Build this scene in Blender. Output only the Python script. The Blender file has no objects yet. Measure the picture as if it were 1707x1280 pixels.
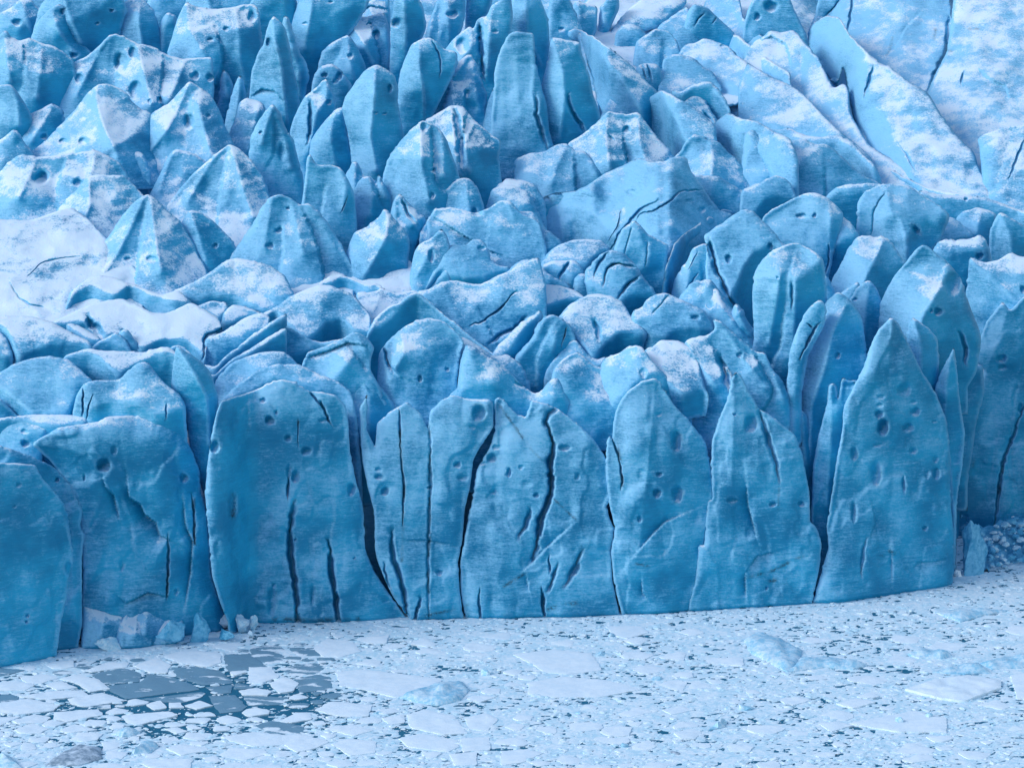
import bpy, math, random
import numpy as np
from mathutils import Vector
from mathutils.geometry import delaunay_2d_cdt

# ------------------------------------------------------------------ camera, sky, sun
R = math.radians
sc = bpy.context.scene
CAM_Z, PITCH, HFOV = 131.0, 13.0, 22.0
cam = bpy.data.cameras.new("camera"); camo = bpy.data.objects.new("camera", cam)
sc.collection.objects.link(camo); sc.camera = camo
camo.location = (0, 0, CAM_Z); camo.rotation_euler = (R(90 - PITCH), 0, 0)
cam.sensor_width = 36; cam.lens = 18 / math.tan(R(HFOV / 2)); cam.clip_start = 1; cam.clip_end = 8000

SUN_EL, SUN_AZ = 34.0, -104.0           # azimuth clockwise from +Y (into the picture)
w = bpy.data.worlds.new("World"); sc.world = w; w.use_nodes = True
nt = w.node_tree; bg = nt.nodes["Background"]
sky = nt.nodes.new("ShaderNodeTexSky"); sky.sky_type = 'NISHITA'; sky.sun_disc = False
sky.sun_elevation = R(SUN_EL); sky.sun_rotation = R(SUN_AZ)
sky.air_density = 1.6; sky.dust_density = 0.6; sky.ozone_density = 3.0
nt.links.new(sky.outputs[0], bg.inputs[0]); bg.inputs[1].default_value = 0.125
sl = bpy.data.lights.new("sun", 'SUN'); so = bpy.data.objects.new("sun", sl); sc.collection.objects.link(so)
sl.energy = 1.3; sl.angle = R(28); sl.color = (0.88, 0.95, 1.0)
sd = Vector((math.sin(R(SUN_AZ)) * math.cos(R(SUN_EL)), math.cos(R(SUN_AZ)) * math.cos(R(SUN_EL)), math.sin(R(SUN_EL))))
so.rotation_euler = sd.to_track_quat('Z', 'Y').to_euler(); so.location = (-100, -50, 250)
sc.view_settings.view_transform = 'Standard'; sc.view_settings.look = 'None'
sc.view_settings.exposure = 0.52; sc.view_settings.gamma = 1
sc.render.engine = 'CYCLES'; sc.cycles.max_bounces = 8; sc.cycles.diffuse_bounces = 5

# ------------------------------------------------------------------ maths of the view and of the glacier's mean surface
IW, IH = 1707.0, 1280.0
A = 2 * math.tan(R(HFOV / 2)) / IW
cp, sp_ = math.cos(R(PITCH)), math.sin(R(PITCH))
def place(u, v, Y):
    """world point on the sight line of photo pixel (u, v) at distance Y (metres along +Y)"""
    a = (np.asarray(u, float) - IW / 2) * A; b = (IH / 2 - np.asarray(v, float)) * A
    dy = cp + b * sp_; dz = -sp_ + b * cp
    t = Y / dy
    return np.stack([a * t, np.broadcast_to(Y, t.shape) * 1.0, CAM_Z + dz * t], -1)
def pitch_at(v): return R(PITCH) + np.arctan((np.asarray(v, float) - IH / 2) * A)
def sea_Y(v, z=0.0): return (CAM_Z - z) / math.tan(pitch_at(v))
FU = [-300, 0, 95, 370, 420, 560, 1040, 1370, 1590, 1640, 1850]
FV = [1135, 1112, 1095, 1072, 1042, 1038, 1028, 1008, 978, 905, 885]
def front_v(u): return float(np.interp(u, FU, FV))
def front_Y(u): return sea_Y(front_v(u))
def front_x():
    xs = [(u - IW / 2) * A * front_Y(u) / cp for u in FU]
    return xs, [front_Y(u) for u in FU]
FX, FY = front_x()
SLOPE = 0.20
SU = [-400, 0, 400, 900, 1300, 1750, 2100]; SV = [1120, 1100, 1060, 1034, 1008, 960, 915]
def surf_Y(u, v):
    Yf = sea_Y(float(np.interp(u, SU, SV))) + 5; t = math.tan(pitch_at(v))
    return (CAM_Z - 28 + SLOPE * Yf) / (t + SLOPE)

# ------------------------------------------------------------------ noise
def _h(i, j, k):
    n = (i * 374761393 + j * 668265263 + k * 1274126177) & 0xffffffff
    n = ((n ^ (n >> 13)) * 1274126177) & 0xffffffff
    n = (n ^ (n >> 16)) & 0xffffff
    return n / float(0xffffff) * 2 - 1
def vn(p):
    p = np.asarray(p, float); f = np.floor(p); i = f.astype(np.int64); q = p - f; q = q * q * q * (q * (q * 6 - 15) + 10)
    x, y, z = q[..., 0], q[..., 1], q[..., 2]; r = 0
    for a in (0, 1):
        for b in (0, 1):
            for c in (0, 1):
                r = r + _h(i[..., 0] + a, i[..., 1] + b, i[..., 2] + c) * (x if a else 1 - x) * (y if b else 1 - y) * (z if c else 1 - z)
    return r
def fbm(p, o=3, g=.5):
    s = 0; a = 1.; p = np.asarray(p, float)
    for k in range(o):
        s = s + a * vn(p + 17.3 * k); p = p * 2.03; a *= g
    return s

# ------------------------------------------------------------------ materials
def mat(name):
    m = bpy.data.materials.new(name); m.use_nodes = True
    return m, m.node_tree, m.node_tree.nodes["Principled BSDF"]
def N(t, kind, **kw):
    n = t.nodes.new(kind)
    for k, v in kw.items():
        if k.startswith('i_'): n.inputs[int(k[2:]) if k[2:].isdigit() else k[2:].replace('_', ' ')].default_value = v
        else: setattr(n, k, v)
    return n
def L(t, a, b): t.links.new(a, b)
def math_n(t, op, a, b=None, c=None, clamp=False):
    n = t.nodes.new("ShaderNodeMath"); n.operation = op; n.use_clamp = clamp
    for k, x in enumerate((a, b, c)):
        if x is None: continue
        if isinstance(x, (int, float)): n.inputs[k].default_value = x
        else: t.links.new(x, n.inputs[k])
    return n.outputs[0]
def mapr(t, x, a, b, c=0., d=1., smooth=True):
    n = t.nodes.new("ShaderNodeMapRange"); n.clamp = True
    if smooth: n.interpolation_type = 'SMOOTHSTEP'
    t.links.new(x, n.inputs[0]); n.inputs[1].default_value = a; n.inputs[2].default_value = b
    n.inputs[3].default_value = c; n.inputs[4].default_value = d
    return n.outputs[0]
def mixc(t, f, a, b):
    n = t.nodes.new("ShaderNodeMix"); n.data_type = 'RGBA'
    for x, k in ((f, 0), (a, 6), (b, 7)):
        if isinstance(x, (int, float)): n.inputs[k].default_value = x
        elif isinstance(x, tuple): n.inputs[k].default_value = (*x, 1)
        else: t.links.new(x, n.inputs[k])
    return n.outputs[2]
def noise(t, vec, scale, detail=4, rough=.55, dist=0.):
    n = t.nodes.new("ShaderNodeTexNoise"); n.inputs['Scale'].default_value = scale; n.inputs['Detail'].default_value = detail
    n.inputs['Roughness'].default_value = rough; n.inputs['Distortion'].default_value = dist
    t.links.new(vec, n.inputs['Vector']); return n.outputs[0]
def mapping(t, vec, s, r=(0, 0, 0)):
    n = t.nodes.new("ShaderNodeMapping"); n.inputs['Scale'].default_value = s; n.inputs['Rotation'].default_value = r
    t.links.new(vec, n.inputs['Vector']); return n.outputs[0]

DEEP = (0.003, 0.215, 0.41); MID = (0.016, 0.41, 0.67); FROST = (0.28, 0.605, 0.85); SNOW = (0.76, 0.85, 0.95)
def ice_material():
    m, t, b = mat("glacier_ice")
    tc = t.nodes.new("ShaderNodeTexCoord"); geo = t.nodes.new("ShaderNodeNewGeometry")
    at = N(t, "ShaderNodeAttribute", attribute_type='OBJECT', attribute_name='snow')
    fr = N(t, "ShaderNodeAttribute", attribute_type='OBJECT', attribute_name='frost')
    dirt = N(t, "ShaderNodeAttribute", attribute_type='GEOMETRY', attribute_name='dirt')
    vec = geo.outputs['Position']
    st1 = noise(t, mapping(t, vec, (.42, .42, 4.2), (0, R(3), 0)), 1.0, 6, .66, .8)
    st2 = noise(t, mapping(t, vec, (1.3, 1.3, 6.5), (0, R(-3), 0)), 1.0, 4, .7, .6)
    big = noise(t, vec, .12, 3, .5); mid = noise(t, vec, .55, 4, .55); fine = noise(t, vec, 2.6, 5, .65); spk = noise(t, vec, 5.5, 2, .6)
    sep = t.nodes.new("ShaderNodeSeparateXYZ"); L(t, geo.outputs['Normal'], sep.inputs[0]); nz = sep.outputs[2]
    # hoar frost in thin level bands and on sky-facing ice, plus painted sun-side paleness
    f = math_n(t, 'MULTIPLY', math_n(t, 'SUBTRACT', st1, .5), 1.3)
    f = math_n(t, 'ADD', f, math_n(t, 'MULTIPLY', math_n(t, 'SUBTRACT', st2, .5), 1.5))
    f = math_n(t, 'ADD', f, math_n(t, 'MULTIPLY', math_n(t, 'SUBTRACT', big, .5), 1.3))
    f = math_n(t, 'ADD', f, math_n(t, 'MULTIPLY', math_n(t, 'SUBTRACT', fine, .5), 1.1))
    sunward = N(t, 'ShaderNodeVectorMath', operation='DOT_PRODUCT'); L(t, geo.outputs['Normal'], sunward.inputs[0]); sunward.inputs[1].default_value = (-.75, 0., .9)  # left-facing facets tinted towards frost, painting in lit-versus-shaded contrast
    f = math_n(t, 'ADD', f, math_n(t, 'MULTIPLY', sunward.outputs['Value'], 1.05))
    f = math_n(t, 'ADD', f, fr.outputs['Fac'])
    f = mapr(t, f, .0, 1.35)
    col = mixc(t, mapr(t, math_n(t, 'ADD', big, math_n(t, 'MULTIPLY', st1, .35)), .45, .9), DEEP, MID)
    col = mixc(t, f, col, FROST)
    # worn convex edges carry a thin white rim
    rim = mapr(t, geo.outputs['Pointiness'], .508, .58, 0, .5)
    col = mixc(t, rim, col, FROST)
    # snow lies on the gentler slopes
    s = math_n(t, 'ADD', nz, at.outputs['Fac'])
    s = math_n(t, 'ADD', s, math_n(t, 'MULTIPLY', math_n(t, 'SUBTRACT', mid, .5), .4))
    s = math_n(t, 'ADD', s, math_n(t, 'MULTIPLY', math_n(t, 'SUBTRACT', fine, .5), .5))
    s = math_n(t, 'ADD', s, math_n(t, 'MULTIPLY', math_n(t, 'SUBTRACT', big, .5), .6))
    s = mapr(t, s, .79, 1.0, smooth=False)
    s = math_n(t, 'ADD', math_n(t, 'MULTIPLY', s, .75), math_n(t, 'MULTIPLY', mapr(t, math_n(t, 'ADD', s, math_n(t, 'MULTIPLY', math_n(t, 'SUBTRACT', spk, .5), 1.6)), .38, .55), .3), clamp=True)
    col = mixc(t, s, col, SNOW)
    dn = mapr(t, fine, .36, .52)
    d = math_n(t, 'MULTIPLY', dirt.outputs['Fac'], dn)
    col = mixc(t, d, col, (.012, .045, .075))
    L(t, col, b.inputs['Base Color'])
    L(t, mapr(t, s, 0, 1, .38, .8, False), b.inputs['Roughness'])
    b.inputs['Specular IOR Level'].default_value = .3
    b.inputs['Subsurface Weight'].default_value = .12; b.inputs['Subsurface Radius'].default_value = (.15, .9, 1.6); b.inputs['Subsurface Scale'].default_value = 1.0
    h = math_n(t, 'ADD', math_n(t, 'MULTIPLY', st1, .55), math_n(t, 'MULTIPLY', st2, .22))
    h = math_n(t, 'MULTIPLY', h, mapr(t, s, 0, 1, 1., .25, False))
    h = math_n(t, 'ADD', h, math_n(t, 'MULTIPLY', fine, .34))
    h = math_n(t, 'ADD', h, math_n(t, 'MULTIPLY', s, .10))
    bp = t.nodes.new("ShaderNodeBump"); bp.inputs['Strength'].default_value = .85; bp.inputs['Distance'].default_value = .30
    L(t, h, bp.inputs['Height']); L(t, bp.outputs[0], b.inputs['Normal'])
    return m
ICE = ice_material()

# ------------------------------------------------------------------ building one serac
def parse(s): 
    a = [float(x) for x in s.split()]; return np.array(a).reshape(-1, 2)
TILE = dict(A1=(0, 0, 3.764), A2=(420, 0, 3.764), A3=(840, 0, 3.764), A4=(1257, 0, 3.764),
            B1=(0, 300, 3.764), B2=(420, 300, 3.764), B3=(840, 300, 3.764), B4=(1257, 300, 3.764),
            C1=(0, 600, 2.845), C2=(560, 600, 2.845), C3=(1107, 560, 2.845),
            D1=(0, 980, 3.793), D2=(420, 980, 3.793), D3=(840, 980, 3.793), D4=(1257, 900, 3.369))
def px(tile, s):
    x0, y0, k = TILE[tile]; p = parse(s) if isinstance(s, str) else np.array(s, float).reshape(-1, 2)
    return p / k + (x0, y0)
def resample(p, step):
    d = np.r_[0, np.cumsum(np.linalg.norm(np.diff(p, axis=0), axis=1))]
    n = max(2, int(d[-1] / step) + 1); t = np.linspace(0, d[-1], n)
    return np.stack([np.interp(t, d, p[:, 0]), np.interp(t, d, p[:, 1])], 1)
def smooth_line(p, step=3., soft=.75):
    """resampled, corners eased but not lost"""
    q = resample(p, step)
    for _ in range(3):
        m = q.copy(); m[1:-1] = (q[:-2] + q[2:]) / 2 * soft + q[1:-1] * (1 - soft); q = m
    return q
def seg_dist(P, line):
    """distance of points P to a polyline, with parameter 0..1 along it"""
    a, b = line[:-1], line[1:]; ab = b - a; l2 = (ab ** 2).sum(1) + 1e-9
    cum = np.r_[0, np.cumsum(np.sqrt(l2))]
    best = np.full(len(P), 1e9); par = np.zeros(len(P)); side = np.zeros(len(P))
    for k in range(len(a)):
        t = np.clip(((P - a[k]) @ ab[k]) / l2[k], 0, 1)
        q = a[k] + t[:, None] * ab[k]; d = np.hypot(*(P - q).T)
        c = ab[k][0] * (P[:, 1] - a[k][1]) - ab[k][1] * (P[:, 0] - a[k][0])
        m = d < best; best[m] = d[m]; par[m] = (cum[k] + t[m] * math.sqrt(l2[k])) / cum[-1]; side[m] = np.sign(c[m])
    return best, par, side
def inside(P, poly):
    x, y = P[:, 0], P[:, 1]; r = np.zeros(len(P), bool); j = len(poly) - 1
    for i in range(len(poly)):
        xi, yi = poly[i]; xj, yj = poly[j]
        if yi != yj:
            m = ((yi > y) != (yj > y)) & (x < (xj - xi) * (y - yi) / (yj - yi) + xi); r ^= m
        j = i
    return r
def cdt(bnd, pts):
    n = len(bnd); al = np.vstack([bnd, pts]) if len(pts) else bnd
    v, e, f, ov, oe, of = delaunay_2d_cdt([Vector(p) for p in al], [], [list(range(n))], 1, 1e-4)
    return np.array([(a.x, a.y) for a in v]), [list(x) for x in f], ov
def new_mesh(name, verts, faces, m, origin=None, smooth=True, sharp=None):
    verts = np.asarray(verts, float)
    if origin is None: origin = np.array([verts[:, 0].mean(), verts[:, 1].mean(), verts[:, 2].min()])
    me = bpy.data.meshes.new(name)
    me.from_pydata((verts - origin).tolist(), [], faces); me.materials.append(m)
    if smooth: me.polygons.foreach_set('use_smooth', [True] * len(me.polygons))
    if sharp: me.set_sharp_from_angle(angle=R(sharp))
    me.update()
    o = bpy.data.objects.new(name, me); o.location = origin; sc.collection.objects.link(o)
    return o
def tag(o, label=None, cat=None, group=None, kind=None):
    if label: o['label'] = label
    if cat: o['category'] = cat
    if group: o['group'] = group
    if kind: o['kind'] = kind
    return o
LABELS = {}
def s(tile, out, vb, lab, th=(70, 60), r=(), b=None, h=(), c=(), d=(), T=.75, snow=0., frost=0., ext=45, w=2.2, name='serac', sea=False,
      Y=None, sp=3.2, rough=.9, fl=(), fv=0, thick=None, amp=1., st=(), soft=.75, cat='serac', group='seracs of the crevassed glacier'):
    x0, y0, k = TILE[tile]
    crest = px(tile, out); rng = np.random.default_rng(int(abs(crest).sum() * 7) % 99991)
    um = crest[:, 0].mean()
    if sea: vbase = front_v(um); Y0 = sea_Y(vbase) if Y is None else Y
    elif isinstance(vb, str):
        bl0 = px(tile, vb); vbl = bl0; vbase = float(bl0[:, 1].max()); Y0 = surf_Y(um, float(np.interp(um, bl0[:, 0], bl0[:, 1])))
    else: vbase = vb / k + y0; Y0 = surf_Y(um, vbase) if Y is None else Y
    if not sea: Y0 = max(Y0, front_Y(um) + (12 if um < 1560 else 4))
    vbot = (max(vbase, crest[0, 1], crest[-1, 1]) + (14 if sea else ext))
    line = smooth_line(crest, sp * .8, soft)
    ph = rng.uniform(0, 100)
    for ax in (0, 1):
        q = np.stack([line[:, 0] * .16, line[:, 1] * .16, np.full(len(line), ph + ax * 9)], 1)
        line[1:-1, ax] += rough * 1.5 * (fbm(q, 3, .5) * (.35 + np.clip(vn(q * .35 + 5) * 1.6, 0, 1.2)))[1:-1]
    right = resample(np.array([line[-1], (line[-1, 0] + 1e-3, vbot)]), sp * 1.3)
    bot = resample(np.array([(line[-1, 0], vbot), (line[0, 0], vbot + .01)]), sp * 2)
    left = resample(np.array([(line[0, 0] - 1e-3, vbot), line[0]]), sp * 1.3)
    bnd = np.vstack([line, right[1:-1], bot, left[1:-1]])
    lo, hi = bnd.min(0), bnd.max(0)
    gx, gy = np.meshgrid(np.arange(lo[0], hi[0], sp), np.arange(lo[1], hi[1], sp * .87))
    gx = gx + (np.arange(gx.shape[0])[:, None] % 2) * sp / 2
    P = np.stack([gx.ravel(), gy.ravel()], 1) + rng.uniform(-.25, .25, (gx.size, 2)) * sp
    P = P[inside(P, bnd)]; P = P[seg_dist(P, np.vstack([bnd, bnd[:1]]))[0] > sp * .6]
    extra = []
    cr = []
    for (w_, dep, pts) in c:
        q = smooth_line(px(tile, pts), 2.4); jn = min(1.6, .5 + w_ / k * .35)
        for ax in (0, 1): q[:, ax] += jn * fbm(np.stack([q[:, 0] * .12, q[:, 1] * .12, np.full(len(q), ph + 31 + ax)], 1), 3, .6)
        cr.append((w_ / k, dep, q))
    for (cw, dep, pl) in cr:
        q = resample(pl, 2.4); tg = np.gradient(q, axis=0); tg /= np.linalg.norm(tg, axis=1)[:, None] + 1e-9
        nn = np.stack([-tg[:, 1], tg[:, 0]], 1); dd, _, _ = seg_dist(P, q); P = P[dd > cw * 1.45 + 1]
        for o_ in ((0, .55, -.55, 1.05, -1.05, 1.45, -1.45) if cw > 1.2 else (0, 1, -1)): extra.append(q + nn * cw * o_)
    ho = [(*px(tile, [hh[0], hh[1]])[0], hh[2] / k, hh[3] / k, hh[4] if len(hh) > 4 else .9) for hh in h]
    for (hx, hy, rx, ry, dp) in ho:
        e = np.hypot((P[:, 0] - hx) / rx, (P[:, 1] - hy) / ry); P = P[e > 1.5]
        extra.append(np.array([[hx, hy]]))
        for rr, n in ((.45, 8), (.8, 14), (1.0, 18), (1.22, 18)):
            a = np.arange(n) / n * 2 * math.pi + rr; extra.append(np.stack([hx + rx * rr * np.cos(a), hy + ry * rr * np.sin(a)], 1))
    stl = [(px(tile, pts), amt, ln / k) for (pts, amt, ln) in st]
    for (pl, amt, ln) in stl:
        q = resample(pl, 2.5); tg = np.gradient(q, axis=0); tg /= np.linalg.norm(tg, axis=1)[:, None] + 1e-9
        nn = np.stack([-tg[:, 1], tg[:, 0]], 1)
        for o_ in (-1.1, 1.1): extra.append(q + nn * o_)
    if extra:
        E = np.vstack(extra); E = E[inside(E, bnd)]
        if len(E): E = E[seg_dist(E, np.vstack([bnd, bnd[:1]]))[0] > .8]; P = np.vstack([P, E])
    V, F, _ = cdt(bnd, P)
    edge = np.vstack([left, line[1:], right[1:]]) if not sea else np.vstack([left, line[1:], right[1:]])
    de, _, _ = seg_dist(V, edge); de[de < 1e-3] = 0
    m = Y0 * A / cp                                     # metres per photo pixel here
    wpx = crest[:, 0].max() - crest[:, 0].min()
    # slope of the front: steep face below the brow, gentler above it
    def g(thd, v): return math.cos(R(thd)) / np.maximum(np.sin(R(thd) + pitch_at(v)), .2)
    u, v = V[:, 0], V[:, 1]
    Yc = Y0; vbc = vbase
    if isinstance(vb, str):
        ug = np.arange(lo[0] - 5, hi[0] + 6, 3.); bg_ = np.interp(ug, vbl[:, 0], vbl[:, 1]); ker = np.ones(9) / 9
        bg_ = np.convolve(np.r_[[bg_[0]] * 4, bg_, [bg_[-1]] * 4], ker, 'valid'); vbc = np.interp(u, ug, bg_)
        Yc = np.interp(u, ug, [surf_Y(a_, b_) for a_, b_ in zip(ug, bg_)])
    if b is not None:
        bl = px(tile, b); o_ = np.argsort(bl[:, 0], kind='stable'); ug = np.arange(lo[0] - 5, hi[0] + 6, 2.); bg_ = np.interp(ug, bl[o_, 0], bl[o_, 1]); nk = 9 if wpx > 40 else 3; ker = np.hanning(nk + 2)[1:-1]; ker /= ker.sum()
        bg_ = np.convolve(np.r_[[bg_[0]] * (nk // 2), bg_, [bg_[-1]] * (nk // 2)], ker, 'valid'); bv = np.interp(u, ug, bg_)
        k_ = 1.8; xx = (bv - v) / k_; sp2 = np.where(xx > 20, xx, np.log1p(np.exp(np.minimum(xx, 20)))) * k_
        if th[1] < 45 and th[0] > 70:
            vr = float(np.mean(bg_)); g1, g0 = g(th[1], v), g(th[0], v)
            yo = g1 * (vr - v) + (g1 - g0) * (sp2 - (bv - v)) + g0 * np.maximum(vbc - vr, 0)
        else: yo = g(th[0], v) * (vbc - v) + (g(th[1], v) - g(th[0], v)) * sp2
    else:
        vt = crest[:, 1].min(); tt = np.linspace(-.6, 1, 60); vv = vbase + (vt - vbase) * tt
        ths = th[0] + (th[1] - th[0]) * np.clip(tt, 0, 1)
        gg = np.array([g(a_, v_) for a_, v_ in zip(ths, vv)]); cum = np.r_[0, np.cumsum((gg[1:] + gg[:-1]) / 2 * -np.diff(vv))]
        z0 = np.interp(0, tt, cum); yo = np.interp(-v, -vv, cum - z0)
        if isinstance(vb, str): yo = yo - np.interp(-vbc, -vv, cum - z0)
    # roof-like relief between ridge lines and outline
    if len(r):
        best = np.full(len(V), 1e9); Lh = np.zeros(len(V))
        for rl in r:
            q = smooth_line(px(tile, rl), 3.); dq, _, _ = seg_dist(q, edge)
            dr, pr, _ = seg_dist(V, q); lh = np.interp(pr, np.linspace(0, 1, len(q)), dq)
            mm = dr < best; best[mm] = dr[mm]; Lh[mm] = lh[mm]
        Lh = np.minimum(Lh, wpx * .33)
        rel = T * (1.3 if not sea else 1.) * Lh * de / (de + best + 1e-3)
    else:
        dm = wpx * .30; x_ = np.clip(de / dm, 0, 1); rel = T * dm * .55 * (1 - (1 - x_) ** 2.4)
    wl = w * (.35 + 1.3 * np.clip(.45 + .8 * vn(np.stack([u * .035, v * .035, np.full(len(u), ph)], 1)), 0, 1))
    x_ = np.clip(de / wl, 0, 1); rel = rel + wl * .9 * np.sqrt(1 - (1 - x_) ** 2)
    for (pts, K) in fl:
        q = smooth_line(px(tile, pts), 3.); q = smooth_line(q, 3.); dd, _, sd_ = seg_dist(V, q); sg = dd * sd_
        rel = rel - K * 3 * np.log1p(np.exp(np.clip(sg / 3, -20, 20)))
    if sea:
        ug = np.arange(lo[0] - 5, hi[0] + 6, 3.); yy = np.array([sea_Y(front_v(a_) + fv) for a_ in ug]); yy = np.convolve(np.r_[[yy[0]] * 4, yy, [yy[-1]] * 4], np.ones(9) / 9, 'valid')
        low = v > vbase - 25
        vb_u = np.array([front_v(a_) + fv for a_ in ug]); vb_u = np.interp(u, ug, vb_u)
        rel = rel - 6 * np.clip((v - (vb_u - 6.5)) / 5, 0, 1)          # melt notch at the waterline
        if Y is None: Yc = np.interp(u, ug, yy) + (float(np.median(rel[low & (v < vb_u - 7)])) * m)
    for (hx, hy, rx, ry, dp) in ho:
        an = np.arctan2(v - hy, u - hx); e = np.hypot((u - hx) / rx, (v - hy) / ry)
        e = e * (1 + .06 * np.sin(2 * an + hx) + .05 * np.sin(3 * an + hy)) * (1 + .08 * np.sin(an))
        rel = rel - dp * 2.0 * min(rx, ry) * np.clip(1 - e ** 2.2, 0, 1) ** .6
    for (cw, dep, pl) in cr:
        dd, pr, _ = seg_dist(V, pl); tp = np.sin(np.clip(pr * .96 + .02, 0, 1) * math.pi) ** .5
        wv = .8 + .45 * vn(np.stack([u * .06, v * .06, np.full(len(u), ph + 50)], 1))
        x_ = np.clip(1.25 - dd / (cw * (.4 + .6 * tp) * wv), 0, 1); rel = rel - dep * tp / m * (x_ * x_ * (3 - 2 * x_))
    for (pl, amt, ln) in stl:
        dd, pr, sd_ = seg_dist(V, pl); tp = np.sin(np.clip(pr, .02, .98) * math.pi) ** .6
        rel = rel - amt / m * tp * np.exp(-dd / ln) * np.where(sd_ > 0, np.clip(dd / 1.1, 0, 1), 0)
    W = place(u, v, Yc + yo * m)
    fade = np.clip(de / 8, 0, 1)
    nz_ = fbm(W * (.10, .10, .07) + ph, 2) * (.45 if sea else .75) * amp + fbm(W * (.4, .4, .6) + ph, 3) * (.05 if sea else .10) * amp
    nz_ = nz_ - np.abs(fbm(W * (.16, .16, .12) + ph * 2, 2)) * .4 * amp
    nz_ = nz_ + (np.abs(vn(W * (.20, .20, .07) + ph * 4)) * 1.1 + np.abs(vn(W * (.5, .5, .2) + ph * 6)) * .3) * amp * (.14 if sea else .3)
    if sea:                                             # plates of ice spalled off the cliff leave shallow sharp-edged scars
        n1 = fbm(W * (.085, .085, .06) + ph * 3, 3, .55); n2 = fbm(W * (.16, .16, .12) + ph * 5, 3, .6)
        nz_ = nz_ + .34 * np.clip((n1 - .05) * 7, 0, 1) + .2 * np.clip((n2 - .25) * 8, 0, 1)
    Yv = Yc + yo * m - rel * m + nz_ * (.25 + .75 * fade)
    front = place(u, v, Yv)
    # back of the slab, sharing the outline
    nb = len(bnd); eidx = np.where(de < 1e-2)[0]
    gx, gy = np.meshgrid(np.arange(lo[0], hi[0], 11.), np.arange(lo[1], hi[1], 11.))
    Q = np.stack([gx.ravel(), gy.ravel()], 1); Q = Q[inside(Q, bnd)]
    if len(Q): Q = Q[seg_dist(Q, np.vstack([bnd, bnd[:1]]))[0] > 4]
    V2, F2, _ = cdt(bnd, Q)
    key = {(round(a * 50), round(b_ * 50)): i for i, (a, b_) in enumerate(V)}
    tk = thick if thick else min(9., wpx * m * .55)
    de2, _, _ = seg_dist(V2, np.vstack([bnd, bnd[:1]]))
    near = np.array([np.argmin((V[:, 0] - a) ** 2 + (V[:, 1] - b_) ** 2) for a, b_ in V2]) if len(V2) else []
    dm = max(6., wpx * .3); x_ = np.clip(de2 / dm, 0, 1)
    Yb = (Yc[near] if isinstance(Yc, np.ndarray) else Yc) + yo[near] * m + tk * np.sqrt(1 - (1 - x_) ** 2)
    back = place(V2[:, 0], V2[:, 1], Yb)
    idx = []; add = []; n0 = len(V)
    for i, (a, b_) in enumerate(V2):
        kk = key.get((round(a * 50), round(b_ * 50)))
        if kk is not None and de2[i] < .5: idx.append(kk)
        else: idx.append(n0 + len(add)); add.append(back[i])
    verts = np.vstack([front, np.array(add).reshape(-1, 3)])
    # photo v runs down: flip winding so the front faces the camera
    faces = [f[::-1] for f in F] + [[idx[j] for j in f] for f in F2]
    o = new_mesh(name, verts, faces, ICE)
    if d:
        di = np.zeros(len(verts))
        for (dw, pts) in d:
            dd, pr, _ = seg_dist(V, px(tile, pts)); di[:n0] = np.maximum(di[:n0], np.exp(-(dd / (1.05 * dw / k)) ** 2) * np.clip(.6 + 1.3 * vn(np.stack([V[:, 0] * .09, V[:, 1] * .05, np.full(len(V), ph)], 1)), 0, 1))
        at = o.data.attributes.new('dirt', 'FLOAT', 'POINT'); at.data.foreach_set('value', di * .85)
    o['snow'] = float(snow); o['frost'] = float(frost)
    tag(o, lab, cat, group)
    if lab in LABELS: print("DUPLICATE LABEL", lab)
    LABELS[lab] = 1
    return o
# ================================================================== the seracs, far ones first (outlines read off the photograph, tile by tile)
# ---- far left, back rows
s('A1', "180 300 250 40 330 -60 460 -100 620 -110 740 -80 800 60 720 330", 330, "dark blue ice wall with snow flecks at the top edge, behind the left-hand ridges", th=(78, 70), r=["400 -60 420 60 500 260"], h=[(700, 70, 14, 12), (610, 150, 14, 12)])
s('A1', "-80 300 -10 90 50 60 130 0 190 -10 240 60 290 70 260 240", 250, "hollowed ridge in the top left corner with a dark round pit and a white drift", r=["130 0 160 90 190 200"], h=[(110, 145, 30, 26)], snow=.08)
s('A1', "420 260 430 70 470 35 530 80 600 160 640 210 620 330", 330, "dark rounded fin with small white spots, right of the slanting rib in the top left", th=(76, 66), r=["470 40 540 180 600 300"], h=[(575, 235, 16, 15), (560, 190, 12, 9)])
s('A1', "180 300 200 215 240 130 310 60 370 20 410 45 440 130 480 250 570 320 600 400", 390, "slanting rib with a snowy right edge running down from the top left", r=["360 25 330 90 370 200 470 340"], h=[(395, 75, 18, 22), (465, 350, 24, 20)])
s('A1', "600 380 700 160 740 60 800 0 880 -10 960 50 1000 170 1025 340", 330, "smooth pale peak with a rounded crest at the top edge above the pitted ridge", r=["880 -5 870 130 890 300"], frost=.1)
s('A1', "985 340 1000 180 1020 110 1060 75 1110 100 1130 340", 330, "shaded stub between the smooth pale peak and the flat-topped block", th=(80, 70))
s('A1', "900 250 920 20 980 -80 1100 -90 1240 -60 1300 60 1290 200", 200, "dark recess wall at the top edge left of the flat-topped block", th=(82, 76))
s('A1', "1130 200 1180 -60 1300 -100 1500 -110 1640 -60 1720 80 1760 260 1720 430", 300, "shadowed curtain of ice at the top edge behind the flat-topped block", th=(82, 74), r=["1300 -60 1320 100"])
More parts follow.
